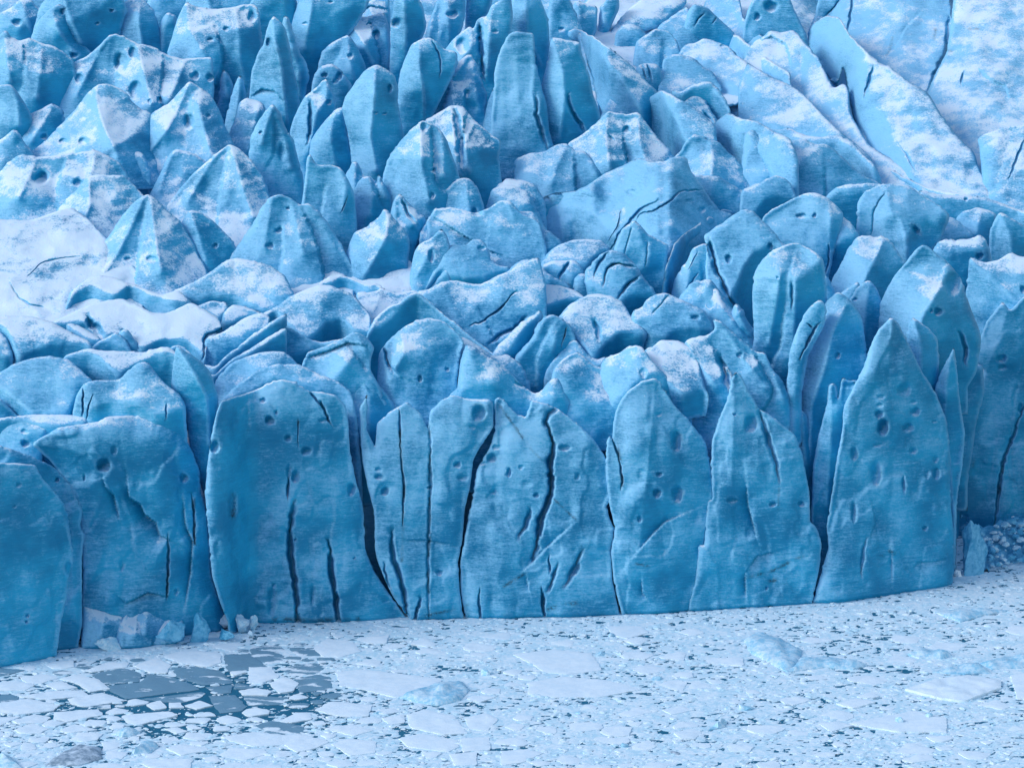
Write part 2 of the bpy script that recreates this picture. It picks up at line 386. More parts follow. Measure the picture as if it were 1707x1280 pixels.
s('A1', "1040 420 1050 330 1080 230 1110 130 1140 60 1170 10 1230 45 1350 60 1470 45 1520 30 1590 28 1625 60 1640 200 1655 300 1610 420 1560 640", 580, "broad flat-topped block with a snow-plastered face and a narrow blue right side", th=(66, 46), r=["1480 50 1500 220 1505 380 1540 520", "1170 20 1190 200 1290 350"], T=.55, snow=.1, h=[(1420, 185, 22, 14), (1580, 110, 24, 36), (1320, 250, 20, 12)])
s('A1', "-80 420 -60 260 0 220 30 185 80 240 130 260 190 235 250 270 340 290 400 330 465 380 480 480 420 640 380 760", 700, "large shaded hump at the left edge with a snow-speckled rounded back", th=(62, 50), r=["30 190 40 320 60 500", "250 270 260 420 230 600"], T=.6, snow=.05, frost=-.05)
s('A1', "180 760 250 640 300 600 400 480 470 385 540 360 620 290 690 215 760 220 860 275 950 290 1060 350 1150 370 1210 365 1330 360 1337 400 1345 580 1330 700", 720, "big pitted peak of the upper left with two deep hollows and a snowy right shoulder", th=(52, 62), r=["690 220 620 330 560 450 480 600", "865 280 900 440 950 650", "1160 380 1120 500 1060 620"], T=.75, h=[(760, 400, 42, 60, .6), (850, 570, 40, 60, .7), (832, 335, 26, 34), (495, 495, 26, 32), (1000, 630, 18, 18), (940, 640, 12, 20), (1225, 480, 26, 28), (1318, 490, 24, 26)], snow=.08, frost=.05)
s('A1', "1350 700 1370 640 1380 520 1400 430 1440 470 1465 530 1470 700", 690, "first small pointed ice tooth beside the flat-topped block, the left one of the pair", r=["1402 435 1420 600"])
s('A1', "1390 860 1430 680 1470 540 1505 465 1530 510 1545 600 1540 700 1530 820", 790, "second small pointed ice tooth beside the flat-topped block, leaning right", r=["1503 470 1500 600 1480 740"])
s('A1', "-80 880 -60 560 0 535 70 530 110 580 150 640 195 710 210 800 200 900", 890, "rounded dark blue shoulder at the left edge under the speckled hump", r=["70 535 110 640 120 780"], snow=.02)
s('A1', "60 900 100 800 180 720 270 680 330 645 380 680 405 700 402 740 420 860", 890, "short notched crest with a snow patch on top and a round hole at its foot", r=["335 650 270 780 200 880"], h=[(275, 860, 22, 20)], th=(62, 50), snow=.06)
s('A1', "120 1010 280 890 400 760 480 680 550 580 620 530 690 528 760 560 815 600 822 632 880 680 960 720 1010 850 1010 1020", 1000, "broad cone with a pale left flank, vivid blue right face and two low oval holes", th=(30, 66), r=["610 535 605 640 640 760 690 880 740 975"], T=.9, h=[(398, 888, 28, 18), (522, 890, 32, 22)], snow=.02, frost=.12)
s('A1', "1430 900 1440 830 1480 740 1500 640 1550 615 1640 640 1672 690 1640 760 1600 860 1570 980", 960, "narrow leaning slab with a bright snow-covered top at the foot of the flat-topped block", th=(52, 32), r=["1630 645 1590 800 1555 940"], snow=.1)
s('A1', "800 1090 850 1000 900 780 960 705 1060 650 1130 570 1190 505 1240 540 1330 600 1380 700 1425 820 1470 900 1500 1020", 1030, "sharp-crested cone right of the vivid blue face, with a slit-like hollow below its summit", th=(34, 66), r=["1190 508 1140 640 1060 800 960 930 860 1040", "1240 640 1290 850 1330 980"], T=.8, h=[(1190, 770, 34, 46), (1308, 730, 16, 13)], snow=.08, frost=.16, st=[("900 760 860 850 800 960", 1.2, 40)])
s('A1', "-60 1060 -20 890 30 860 90 805 130 850 160 910 205 945 240 1040", 1020, "little cone at the left edge with snow banked on its left side", th=(40, 60), snow=.05)
s('A1', "740 1120 790 1010 840 950 900 960 950 1080", 1090, "small blue lump in the snowy gully between the two big cones", th=(45, 45), h=[(793, 990, 12, 12)], snow=.05)
s('A1', "920 1260 950 1200 1010 1080 1060 970 1100 935 1150 945 1220 965 1290 1010 1340 1150", 1200, "low blue-backed hump joined to a taller cone on its right, above the snowfield", th=(36, 52), r=["1090 940 1040 1080 1000 1200"], snow=.04)
s('A1', "-80 1200 -10 1090 60 1010 130 970 250 985 350 975 460 960 600 940 640 960 700 990 760 1030 800 1090 820 1260", 1290, "wide low block at the left with a big dark bowl-shaped hole in its snowy face", th=(34, 58), r=["600 945 585 1050 550 1150", "230 1000 180 1110 120 1240"], T=.6, h=[(256, 1120, 46, 42, 1.1), (490, 1150, 30, 26)], snow=.06)
s('B1', "1130 420 1130 280 1190 185 1260 205 1330 250 1400 320 1470 390 1500 520", 590, "bright blue facet with a diagonal crack between the twin cones of the left snowfield", th=(50, 58), r=["1195 190 1240 330 1290 500"], c=[(9, 1.0, "1110 230 1160 330 1220 430 1240 490 1290 560")], h=[(1350, 415, 20, 16)], snow=.02, frost=-.1)
s('A1', "1040 1300 1180 1120 1290 1020 1360 960 1440 903 1500 930 1560 990 1620 1060 1660 1120 1690 1230 1740 1350", 1500, "tall snow-streaked cone with a curved rib right of the blue-backed hump", th=(34, 62), r=["1442 908 1490 1050 1530 1200 1590 1360", "1420 910 1300 1060 1180 1260"], T=.7, snow=.12, frost=.1)
s('A1', "300 1420 370 1300 470 1200 540 1120 600 1093 700 1100 780 1100 860 1180 960 1300 960 1420", 1540, "snowy pyramid with a speckled blue right face, below the bowl-shaped hole", th=(26, 55), r=["560 1105 565 1290 510 1420 500 1530"], T=.8, snow=.08, frost=.08)
# ---- left snowfield
s('B1', "-120 300 -80 240 60 250 200 250 380 190 450 170 560 250 700 400 860 560 900 760", 880, "smooth open snow slope on the left below the pyramids", th=(17, 19), snow=.06, ext=60, c=[(7, .9, "60 650 120 740 180 780 270 797"), (5, .6, "180 600 205 575 260 520 380 490 500 480")], w=3, T=.15, amp=1.4, name='snow_slope', group='snow slopes between the seracs', cat='snow slope')
s('B1', "520 560 640 410 700 330 760 230 850 130 930 85 980 120 1060 200 1130 260 1200 370 1250 480 1300 560 1320 700", 700, "cone with a knife-edge rib, pale left, sky blue right, an oval hole at its base", th=(24, 60), r=["945 90 960 250 985 440 1010 560", "900 120 820 300 740 460 640 600"], T=.85, h=[(955, 500, 42, 20), (800, 497, 20, 13), (970, 72, 17, 13)], snow=.05, frost=.1)
s('B2', "-300 640 -180 500 -80 400 20 250 60 170 110 110 170 90 240 110 300 160 350 145 400 180 450 230 500 300 560 400 610 500 650 570 700 680", 640, "rounded dome-like cone with two small hollows on its pale left side", th=(34, 68), r=["130 110 110 220 80 420", "350 150 440 260 520 420", "240 115 290 300 320 460"], T=.45, h=[(168, 318, 24, 19), (112, 415, 28, 20), (228, 180, 14, 10)], snow=.0, frost=.12)
s('B2', "-80 660 -60 520 100 545 250 530 440 540 540 580 600 600 640 680", 760, "snow saddle below the rounded dome-like cone, crossed by a thin crack", th=(18, 20), c=[(8, 1.0, "120 525 200 513 290 525 370 518")], snow=.08, amp=1.4, T=.12, w=3, name='snow_slope', group='snow slopes between the seracs', cat='snow slope')
s('B1', "400 840 440 700 540 620 620 595 720 610 790 640 900 680 1020 720 1120 690 1200 760", 830, "low snow-capped swell with a bare blue lip in the left snowfield", th=(74, 28), b="420 800 480 700 560 655 660 700 720 720 820 645 900 690 1020 740 1100 760", T=.2, snow=.1)
s('B1', "930 800 1100 690 1220 640 1330 570 1420 500 1500 490 1600 510 1700 540 1790 600 1850 720 1790 860", 850, "broad blue-domed mound with a dark undercut rim, right of the blue-lipped swell", th=(86, 36), b="930 780 1100 745 1200 735 1260 740 1330 710 1450 730 1600 790 1700 830 1800 800", T=.35, frost=.05, snow=.03)
s('B2', "-120 900 -60 800 30 780 120 830 200 760 330 690 420 720 420 900", 850, "snowy shelf behind the left end of the pale central mound", th=(40, 24), T=.2, snow=.1)
s('B1', "320 1000 330 888 420 850 540 790 620 765 700 750 770 745 860 780 950 830 1040 836 1110 810 1200 765 1260 800 1370 865 1400 940 1300 1000 1290 1150", 1060, "wide snowy table with a wavy rim and a deep forked cleft near its right end", th=(80, 24), b="330 900 540 880 660 1000 760 960 880 1060 1000 1000 1100 990 1180 1010 1290 1110", T=.2, c=[(26, 3., "545 860 600 940 650 985"), (12, 2., "1440 890 1390 940 1290 980 1275 1120"), (18, 2.0, "770 950 820 1000 870 1060")], snow=.12)
s('B1', "1190 800 1250 788 1320 758 1420 765 1438 800 1390 870 1400 920", 900, "small cracked slab tucked under the undercut rim, left piece", th=(74, 34), b="1190 800 1300 820 1375 870 1435 805", T=.2, snow=.05)
s('B1', "1380 930 1400 830 1460 780 1560 800 1645 832 1600 880 1560 940", 930, "small cracked slab tucked under the undercut rim, right piece", th=(74, 34), b="1380 880 1445 900 1530 860 1645 836", T=.2, snow=.05)
s('B1', "1270 1120 1290 990 1390 960 1480 900 1540 860 1640 830 1700 860 1660 1000 1420 1130", 1140, "speckled snowy wedge above the long curved ribbons of blue ice", th=(60, 28), T=.2, snow=.08)
s('B1', "-120 960 -60 930 0 945 50 1000 78 1090 90 1190", 1150, "blue-edged block cut off by the left edge of the glacier view, in the middle rows", th=(84, 30), b="-120 1050 -20 1090 30 1110 78 1095", T=.3, snow=.05)
s('B1', "-80 1000 -60 870 40 850 100 850 200 855 330 890 400 930 480 975 560 1010 585 1060 560 1130", 1130, "wide snow-dusted block with a rounded blue back, left of the forked cleft", th=(86, 30), b="-80 930 0 900 60 960 110 1110 180 1080 250 1045 330 1020 430 1018 530 1022 575 1045", T=.25, snow=.05)
s('B1', "420 950 410 895 480 905 560 950 640 1000 620 1060", 1040, "flat snowy wedge between two curved blue clefts in the left middle rows", th=(84, 26), b="330 900 430 920 540 990 640 1003", T=.2, snow=.1)
s('B1', "550 1120 570 1055 620 1010 680 985 730 950 790 1000 825 1075 830 1130", 1110, "small rounded blue knob in front of the snowy table", th=(78, 44), b="560 1060 640 1010 700 1000 820 1070", T=.4)
s('B1', "740 1030 745 945 800 935 870 1030 885 1075 880 1110", 1090, "small dark block with a notched top beside the rounded blue knob", th=(84, 50))
# ---- top centre towers
s('A2', "-40 400 -30 60 40 -80 160 -100 260 -60 300 80 280 300 260 420", 400, "deep blue curtain at the top edge behind the slender pinnacle", th=(84, 78))
s('A2', "230 460 250 140 300 -20 400 -80 560 -60 640 -60 760 -60 720 60 560 300 460 430", 440, "tall half-lit wall at the top edge right of the slender pinnacle", th=(78, 68), r=["380 -60 375 60 330 300"], h=[(335, 150, 20, 10), (495, 15, 14, 10)])
s('A2', "590 240 600 100 680 50 740 0 860 -40 868 120 870 330", 320, "stepped block with a rounded rim behind the shield-shaped serac", th=(74, 60), r=["740 5 760 120"], st=[("650 95 740 35 860 60", 1.2, 30)], snow=.06)
s('A2', "860 520 870 200 890 0 940 -80 1030 -60 1080 60 1095 180 1040 300 940 480", 480, "tall dark column beside the black gap near the top centre", th=(84, 78), r=["950 -60 965 200 960 360"], h=[(905, 150, 34, 30, 1.2)])
s('A2', "1080 320 1090 200 1140 60 1180 -40 1340 -80 1338 120 1315 200 1240 320", 300, "snow-topped tower with a round hollow at the top edge, right of the black gap", th=(66, 50), r=["1230 -60 1235 160 1240 270", "1140 60 1120 180 1110 260"], h=[(1255, 95, 34, 26)], snow=.12)
s('A2', "1330 260 1350 -60 1440 -90 1520 -60 1500 60 1400 200", 240, "narrow dark wall at the top edge between two lit towers", th=(86, 84))
s('A2', "1600 700 1620 40 1680 -60 1760 -60 1820 100 1800 640", 420, "blue shaded wall behind the tall pale slab of the top centre", th=(84, 80))
s('A2', "1190 420 1220 300 1270 240 1330 190 1375 163 1388 190 1420 110 1470 115 1500 40 1560 0 1620 -60 1640 100 1620 260 1570 420 1545 600 1500 640", 590, "twin-topped tower with a scooped left shoulder and dark slots down its face", th=(74, 60), r=["1380 170 1376 300 1300 400", "1500 60 1490 250 1480 420"], c=[(22, 3.5, "1430 150 1440 330 1455 480")], T=.7, h=[(1320, 290, 36, 52, .7), (1525, 200, 22, 12)], snow=.06)
s('A2', "180 660 190 140 205 92 240 130 270 230 300 330 345 400 362 480 340 580 330 680", 640, "thin curved blade of ice leaning behind the slender pinnacle", th=(80, 76), r=["207 95 240 240 290 440 300 600"])
s('A2', "-20 640 0 440 40 330 75 280 90 190 130 97 170 125 205 165 230 250 260 420 290 560 305 700 280 840", 800, "slender pointed pinnacle with a snow-white tip, upper centre left", th=(76, 72), r=["132 100 140 250 180 400 200 600 220 760"], T=.9, h=[(105, 270, 18, 26)], st=[("0 600 60 560 140 570 200 640", 1.5, 40)])
s('A2', "400 470 440 330 500 200 580 80 640 95 700 110 780 95 835 80 862 180 872 440 860 520", 440, "shield-shaped serac with two corners and a snow-filled hollow face", th=(66, 46), r=["582 84 620 160 690 250 755 390", "838 84 846 250 850 420"], T=.8, h=[(735, 155, 17, 13), (780, 220, 24, 30)], snow=.1)
s('A2', "390 520 420 400 440 320 500 270 600 217 640 260 690 350 718 430 720 540", 530, "pointed dome with a single small hole, in front of the shield-shaped serac", th=(70, 58), r=["602 220 610 380 640 500", "440 330 520 300"], h=[(615, 355, 15, 22)], snow=.03)
s('A2', "360 680 375 540 390 470 430 420 500 397 550 430 600 500 630 530 620 620 600 720", 680, "round-headed knob with three dark sockets like a skull, upper centre left", th=(74, 62), h=[(455, 475, 22, 16, 1.1), (545, 482, 22, 30, 1.1), (525, 510, 20, 18)], T=.6)
s('A2', "930 900 905 700 915 560 930 450 960 370 1000 280 1050 250 1110 235 1160 260 1200 310 1250 315 1285 330 1295 400 1240 520 1180 640 1100 800 1080 900", 880, "tall round-shouldered column with a curved crack near its top, top centre", th=(80, 64), r=["1050 252 1052 430 1080 600 1080 760"], c=[(8, 1.4, "1130 262 1170 330 1182 400 1180 480")], T=.8)
s('A2', "1060 900 1080 750 1130 650 1190 540 1240 450 1290 390 1350 345 1372 335 1410 400 1440 500 1480 600 1465 700 1480 800 1510 880", 860, "ragged snow-crusted tower with a jagged crest, just right of the round-shouldered column", th=(66, 58), r=["1370 340 1290 450 1160 640", "1372 340 1390 480 1420 700", "1250 460 1270 700"], T=.75, snow=.16, amp=1.9, h=[(1350, 590, 18, 26)])
s('A2', "230 900 240 810 270 720 330 610 400 555 440 510 468 487 500 560 525 640 525 720 500 860 420 1000", 1010, "snow-smeared peak with a narrow black gash, between the slender pinnacle and the great rounded tower", th=(66, 58), r=["468 490 470 620 400 720 350 960"], T=.7, c=[(14, 2., "370 650 365 720 372 800 350 900")], snow=.12, h=[(480, 645, 20, 18)])
s('A2', "340 1080 360 960 370 880 430 790 520 690 580 665 590 800 612 900 640 1030 640 1080", 1070, "flat pale panel leaning on the left side of the great rounded tower", th=(70, 60), r=["525 692 490 850 520 1030"], T=.5, snow=.07)
s('A2', "640 1100 605 850 560 680 580 620 640 530 700 450 750 415 780 403 850 440 900 480 920 560 915 650 940 780 958 860 980 1000 960 1100", 1110, "great rounded tower with a chipped crest and a dark hole high on its right side", th=(74, 66), r=["775 420 768 640 742 850 780 1060"], T=.85, h=[(865, 560, 18, 28), (830, 715, 16, 10), (775, 710, 14, 10)], snow=.0, frost=.1)
s('A2', "1070 900 1080 760 1170 710 1250 660 1330 670 1400 760 1450 800 1520 860 1565 880 1550 1000 1575 1180", 1190, "split serac with a snow-filled slot down its middle, centre of the upper rows", th=(62, 48), r=["1250 670 1290 860 1300 1080", "1385 790 1335 900 1360 1060"], T=.7, c=[(26, 2.5, "1265 680 1300 840 1320 1060")], snow=.14)
s('A2', "800 1200 820 1110 850 1000 900 920 950 870 1000 810 1070 753 1110 770 1170 800 1220 870 1250 960 1290 1060 1310 1140 1310 1250", 1440, "pointed broad-backed serac with a notch of snow under its summit, below the round-shouldered column", th=(52, 62), r=["1072 757 1060 870 1065 1060 1110 1250", "1180 810 1200 950 1200 1100"], T=.7, h=[(1128, 1230, 18, 24), (1135, 1070, 20, 14), (1080, 800, 22, 34, .6)], snow=.1, frost=.05)
s('A2', "1440 880 1450 780 1480 640 1520 540 1560 640 1580 690 1620 700 1680 690 1740 720 1760 900", 900, "little spike with a snow apron beside the tall pale slab", th=(45, 74), r=["1522 545 1530 700 1535 850"], T=.8, snow=.1)
s('A3', "-80 720 -66 600 -60 450 -30 330 20 230 60 197 130 205 190 212 200 400 240 560 270 660 285 820 312 915 300 1000", 960, "tall pale slab with a square-cut top, the lightest tower of the upper centre", th=(70, 66), r=["188 214 195 400 180 600 230 820"], T=.6, c=[(16, 2.2, "200 610 205 720 240 860 270 930")], snow=.0, frost=.22)
s('A3', "10 480 20 230 40 60 60 -40 150 -50 230 0 280 120 288 300 275 430 250 500", 460, "dark column with a lit right edge rising behind the tall pale slab", th=(84, 74), r=["140 -40 142 200 230 400"], snow=-.1)
s('A3', "250 340 270 100 300 -60 400 -40 450 80 490 180 500 360", 320, "snow-flecked dome at the top edge above the twin fins", th=(60, 50), h=[(360, 185, 20, 12)], snow=.08)
s('A3', "440 420 460 60 560 -40 700 -80 900 -100 1200 -90 1500 -100 1740 -100 1760 300 1700 600 1300 700 900 560 600 400", "440 420 700 520 1200 640 1760 620", "wide undulating snow slope filling the top right centre behind the ridges", th=(10.5, 10.5), snow=.05, T=.05, amp=2.2, w=3, sp=4.2, name='snow_slope', group='snow slopes between the seracs', cat='snow slope')
s('A3', "410 160 420 60 460 0 520 30 590 40 580 200 560 240", 220, "small shaded stump beside a thin black cleft at the top edge", th=(70, 48), r=["462 5 480 120"], snow=.08)
s('A3', "575 230 590 190 600 50 640 0 720 -40 725 60 700 110 660 200", 200, "narrow dark-sided fin at the top edge, right of the shaded stump", th=(78, 50), r=["610 30 640 160"], snow=.08)
s('A3', "640 240 720 130 780 60 860 0 1000 -60 1150 -60 1150 30 1060 110 960 180 880 200", 220, "long snowy ramp descending from the top edge, right of the narrow dark-sided fin", th=(34, 26), snow=.05, T=.5)
s('A3', "1220 160 1250 40 1300 -60 1400 -90 1480 -10 1500 110 1570 190 1640 240 1760 330 1790 420", "1220 160 1480 240 1790 440", "broad pale rib curving down from the top edge, right of the dark broken block", th=(40, 24), r=["1400 -80 1450 60 1520 200 1640 300"], T=.4, snow=.0, frost=.3)
s('A3', "1500 140 1540 40 1600 -30 1680 -70 1760 -60 1800 60 1810 200", 210, "bluish dimpled mound at the top edge above the broad pale rib", th=(48, 34), T=.45, h=[(1570, 60, 26, 22)], frost=.1)
s('A3', "880 120 900 40 960 -20 1040 -60 1110 -50 1130 10 1110 90", 110, "small rounded snow hummock touching the top edge, right of centre", th=(40, 30), T=.4, frost=.2)
s('A3', "690 300 700 210 740 160 800 148 870 180 895 220 880 300", 280, "low blue-grey hummock in the snow under the long snowy ramp", th=(50, 36), T=.4, snow=-.05)
s('A3', "1120 200 1160 60 1200 20 1290 60 1340 110 1440 200 1480 300 1300 320", 280, "dark broken block with notches in its crest, top right centre", th=(76, 56), b="1120 80 1200 40 1290 100 1440 230", c=[(12, 1.6, "1250 90 1210 140 1200 150"), (9, 1.3, "1330 110 1310 150")], T=.5, snow=-.05)
s('A3', "950 260 965 170 1060 100 1150 38 1200 130 1235 260 1230 330", 300, "clean triangular slab with a straight left edge, left of the dark broken block", th=(42, 34), r=["1150 42 1180 160 1220 270"], T=.5, snow=-.05, frost=.1)
s('A3', "810 380 830 260 890 220 950 180 1040 200 1100 280 1110 400 1000 480", 420, "smooth hooded mound with a dark wrinkled gully on its left", th=(46, 40), r=["950 184 880 300", "1060 220 1100 320"], T=.5, snow=.0, frost=.1)
s('A3', "830 600 830 420 870 400 960 400 990 440 1010 600", 560, "dark wrinkled gully wall with snow streaks left of the hooded mounds", th=(70, 45), c=[(10, 1.5, "850 330 870 430 900 500"), (10, 1.5, "900 400 930 500")], snow=.05)
s('A3', "960 600 985 470 1000 370 1060 340 1120 345 1200 370 1260 430 1310 450 1380 560 1300 640", 600, "pale rounded swell with a soft crest under the hooded mound", th=(34, 36), r=["1010 360 1120 350 1260 435"], T=.4, snow=-.06, frost=.1)
s('A3', "1080 420 1090 340 1140 280 1210 270 1250 240 1330 260 1420 300 1480 360 1560 420 1700 490 1800 560 1800 700", "1080 500 1400 560 1800 740", "long smooth whaleback ridge sloping down to the right of the pale swell", th=(30, 30), T=.35, h=[(1385, 292, 34, 14, .6)], snow=-.02, frost=.4)
s('A3', "1370 380 1390 270 1430 210 1480 230 1560 300 1700 400 1800 460 1800 620", "1370 320 1500 420 1800 620", "ridge with a blue undercut flank running towards the lower right, top right centre", th=(76, 26), b="1380 300 1430 245 1500 330 1560 400 1700 480 1800 540", T=.3, snow=.04)
s('A3', "470 450 480 330 460 200 560 230 700 330 800 410 860 430 960 560 940 620", 560, "hidden snow bank behind the long curved fin", th=(40, 30), snow=.05)
s('A3', "600 780 560 500 480 290 370 212 420 185 460 180 560 230 700 330 800 410 900 520 962 570 960 700", "370 330 480 480 620 760 960 740", "long curved fin with a pale top and a deep shaded left wall", th=(84, 40), b="370 240 460 230 540 300 620 360 700 440 770 540 860 690 960 640", T=.5, snow=.04)
s('A3', "230 560 270 400 285 300 300 232 380 250 480 265 492 350 540 480 560 600 605 710 610 850 560 940", 920, "upright fin with a concave flat top and a long slit low on its right face", th=(76, 64), r=["302 236 370 450 382 620 350 860"], T=.7, c=[(15, 2.4, "400 585 425 700 510 830")], snow=.05)
s('A3', "520 860 560 780 610 730 650 640 690 590 720 570 770 600 800 660 850 690 880 800", 800, "small pale summit standing just behind the two-ribbed serac", th=(50, 50), T=.5, snow=.04)
s('A3', "1090 640 1110 590 1180 565 1250 565 1262 620 1300 700 1340 750 1350 860", 820, "tilted snowy plate with a slotted lower edge behind the dark-faced wedge", th=(46, 30), c=[(12, 1.5, "1250 700 1290 750 1320 790")], snow=.05)
s('A3', "1060 700 1050 560 1110 580 1180 535 1250 515 1300 515 1350 560 1400 640 1425 700 1400 780", 760, "dark breaking-wave step under the pale rounded swell", th=(88, 40), b="1050 570 1110 590 1180 545 1250 525 1310 535 1400 660 1425 720", T=.25)
s('A3', "820 800 830 680 900 620 990 565 1060 600 1150 650 1230 700 1330 790 1340 900 1150 1000", "820 800 1080 980 1350 1000", "dark-faced wedge with a pale sloping top, upper right of centre", th=(88, 36), b="825 690 900 632 990 580 1040 680 1100 800 1150 900 1340 960", T=.3, snow=.0, frost=.0)
s('A3', "1240 1000 1290 850 1340 750 1410 707 1500 750 1590 760 1700 830 1800 870 1850 1000", "1240 960 1600 1130 1850 1240", "humped ridge with a snowy crown and a dark scooped right flank", th=(76, 34), b="1280 870 1380 815 1480 800 1550 850 1600 960 1700 1110 1850 1160", T=.5, snow=-.02)
s('A3', "-90 900 -70 760 0 710 60 688 160 720 180 800 230 950 240 1040", 960, "snowy bluff with a straight cut right side below the tall pale slab", th=(42, 38), r=["165 724 180 830 220 960"], T=.5, snow=.03)
s('A3', "370 1000 400 900 500 840 590 760 655 695 700 710 780 720 840 700 900 780 960 860 1030 930 1080 1000 1100 1080", 1100, "two-ribbed serac with snow streaks running down its front", th=(54, 56), r=["655 700 640 860 665 1060", "842 705 850 880 900 1040"], T=.75, c=[(10, .8, "660 850 690 880")], h=[(770, 815, 26, 20)], snow=.08)
s('A3', "1020 1110 1070 980 1110 950 1150 870 1200 840 1270 870 1350 890 1400 950 1480 1020 1560 1110 1610 1140 1640 1220", 1190, "round-headed hump with a shaded left face and snowy right slope, right of centre", th=(54, 38), r=["1290 885 1312 1000 1300 1110"], T=.8, snow=-.02)
s('A3', "1170 1220 1180 1100 1290 1105 1350 1108 1420 1150 1500 1200 1560 1160 1620 1140 1760 1130 1800 1250", 1320, "dark saddle wall linking the round-headed hump to the next row", th=(78, 50), b="1170 1110 1290 1115 1420 1200 1500 1260 1620 1170 1800 1180")
s('A3', "60 1180 70 1000 160 960 250 955 340 905 400 900 450 950 505 945 560 1010 620 1080 640 1180", 1180, "broad pale hump like a sleeping back in the centre of the upper half", th=(40, 40), r=["400 905 330 1050 300 1150", "505 948 560 1060 600 1130"], T=.5, snow=-.02, frost=.12)
# ---- top right slabs
s('A4', "1050 700 1090 570 1150 440 1210 330 1240 100 1260 -90 1500 -120 1820 -100 1860 600", "1050 700 1400 900 1860 1000", "huge gently tilted snow sheet in the top right corner", th=(24, 24), T=.03, amp=1.2, w=4, snow=.01, frost=.35, sp=4.2, c=[(8, 1.4, "1310 460 1298 530"), (4, .7, "1560 860 1490 1000 1470 1100"), (6, 1., "1694 870 1660 960 1600 1100")], d=[(5, "1345 180 1410 185"), (5, "1205 315 1240 320"), (5, "1560 850 1500 960 1470 1090")], st=[("1400 420 1480 500 1580 540 1600 640", .8, 120)])
s('A4', "440 300 470 100 540 -20 600 -110 900 -120 1255 -110 1245 150 1215 330 1160 440 1095 575 1080 640", "440 330 600 420 900 560 1255 640", "smooth pale slab with two long straight cracks, at the top edge on the right", th=(27, 26), T=.06, amp=1.1, w=4, snow=-.03, frost=.5, c=[(9, 1.8, "628 -60 602 100 583 215"), (14, 2.4, "1245 -60 1250 60 1248 130"), (17, 2.6, "1222 110 1212 330 1150 440 1088 572")], d=[(6, "870 235 850 320 830 350"), (9, "1140 190 1130 240")], st=[("1060 70 960 170 870 330 780 380", .9, 60)])
s('A4', "-80 320 -60 130 -20 20 60 -80 200 -70 260 80 330 220 345 290 340 380", 290, "pitted dark block with a snow-filled hollow in the top right quarter", th=(66, 50), h=[(105, 45, 44, 36, .9), (20, 110, 20, 24)], r=["200 -50 270 120 335 270"], snow=.02)
s('A4', "330 300 345 180 380 110 400 0 470 -60 560 -60 545 60 470 110 440 230", 260, "small snowy shoulder between the pitted dark block and the cracked slab", th=(52, 36), c=[(12, 1.6, "545 0 500 50 460 95")], snow=.05)
s('A4', "680 1000 600 640 560 420 520 560 340 330 340 260 360 160 450 100 540 110 590 210 680 300 780 390 850 420 950 500 1090 580 1200 760 1320 900 1380 950 1420 1080 1480 1160 1530 1260 1600 1340", "340 430 560 720 680 980 980 1150 1600 1340", "long diagonal snow slab with a deep blue left flank, the biggest of the upper right", th=(25, 27), fl=[("330 150 450 230 540 300 640 420 700 620 800 720 880 870 960 1000 1020 1140", .9)], T=.12, w=6, snow=.0, frost=.15, c=[(10, 1.8, "745 425 722 510 692 605"), (5, .8, "900 900 960 980 1010 1080")], sp=3.6)
s('A4', "1400 1420 1440 1200 1420 1000 1400 860 1480 830 1560 800 1694 780 1800 770 1840 1400", "1400 1250 1500 1330 1840 1420", "rough blue-and-white slope at the right edge above the long ribbon", th=(31, 26), r=["1570 810 1500 960 1480 1180", "1694 860 1640 1040 1560 1240"], T=.12, snow=.0, c=[(8, 1.4, "1694 880 1650 980 1600 1120")])
s('A4', "-100 470 -60 330 0 260 50 240 100 190 180 205 250 185 340 290 400 360 500 560 560 520 595 560 600 700 680 850 740 930 850 990 1000 1090 1150 1190 1300 1212 1500 1262 1560 1340", "-100 560 250 640 560 860 800 1060 1560 1340", "large snow-loaded slope with faint ribs, left of the long diagonal slab", th=(24, 27), r=["180 208 230 360 250 560", "350 295 330 420 330 570"], T=.12, w=5, snow=.02, frost=.35, sp=3.6, st=[("50 250 110 230 200 280 230 400", 1.4, 60)])
s('A4', "-100 540 -40 390 0 420 120 490 240 540 320 600 450 740 540 830 640 900 700 960 745 1000 740 1100", "-100 760 240 840 745 1060", "broad grooved snow ridge crossing the upper right from the left", th=(60, 26), b="-100 800 100 780 190 800 350 850 520 850 640 960 745 1010", T=.2, snow=-.04, frost=.05)
s('A4', "-100 900 -40 740 20 785 70 800 160 820 210 800 320 850 420 862 520 845 620 890 690 980 760 1035 800 1130", "-100 880 320 960 800 1080", "thin crested blue ripple below the broad grooved ridge", th=(80, 34), b="-100 800 160 830 210 850 320 890 420 910 520 880 640 940 740 1050", T=.2, snow=0.)
s('A4', "-100 1200 -60 830 0 815 60 870 160 920 240 880 310 870 390 910 440 900 520 950 620 1050 700 1110 790 1150 800 1280", "-100 1200 500 1260 800 1200", "peaked hump with a blue knoll low on its front, lower part of the upper right", th=(50, 34), r=["442 905 330 990 230 1080", "442 905 560 1000 700 1120"], T=.4, b="-100 1100 20 1080 160 1090 280 1060 400 1050 480 1120 560 1150 790 1160", snow=-.06, frost=.05)
s('A4', "640 1200 670 1050 700 1040 770 1035 850 1060 960 1120 1100 1180 1220 1200 1360 1230 1500 1255 1694 1330 1800 1370 1800 1440", "640 1080 960 1190 1500 1330 1800 1420", "long thin ribbon of ice with a dark blue edge, sweeping to the right edge", th=(84, 26), b="640 1060 770 1045 860 1075 960 1135 1100 1200 1220 1222 1360 1245 1500 1270 1694 1345 1800 1385", T=.1, snow=.05)
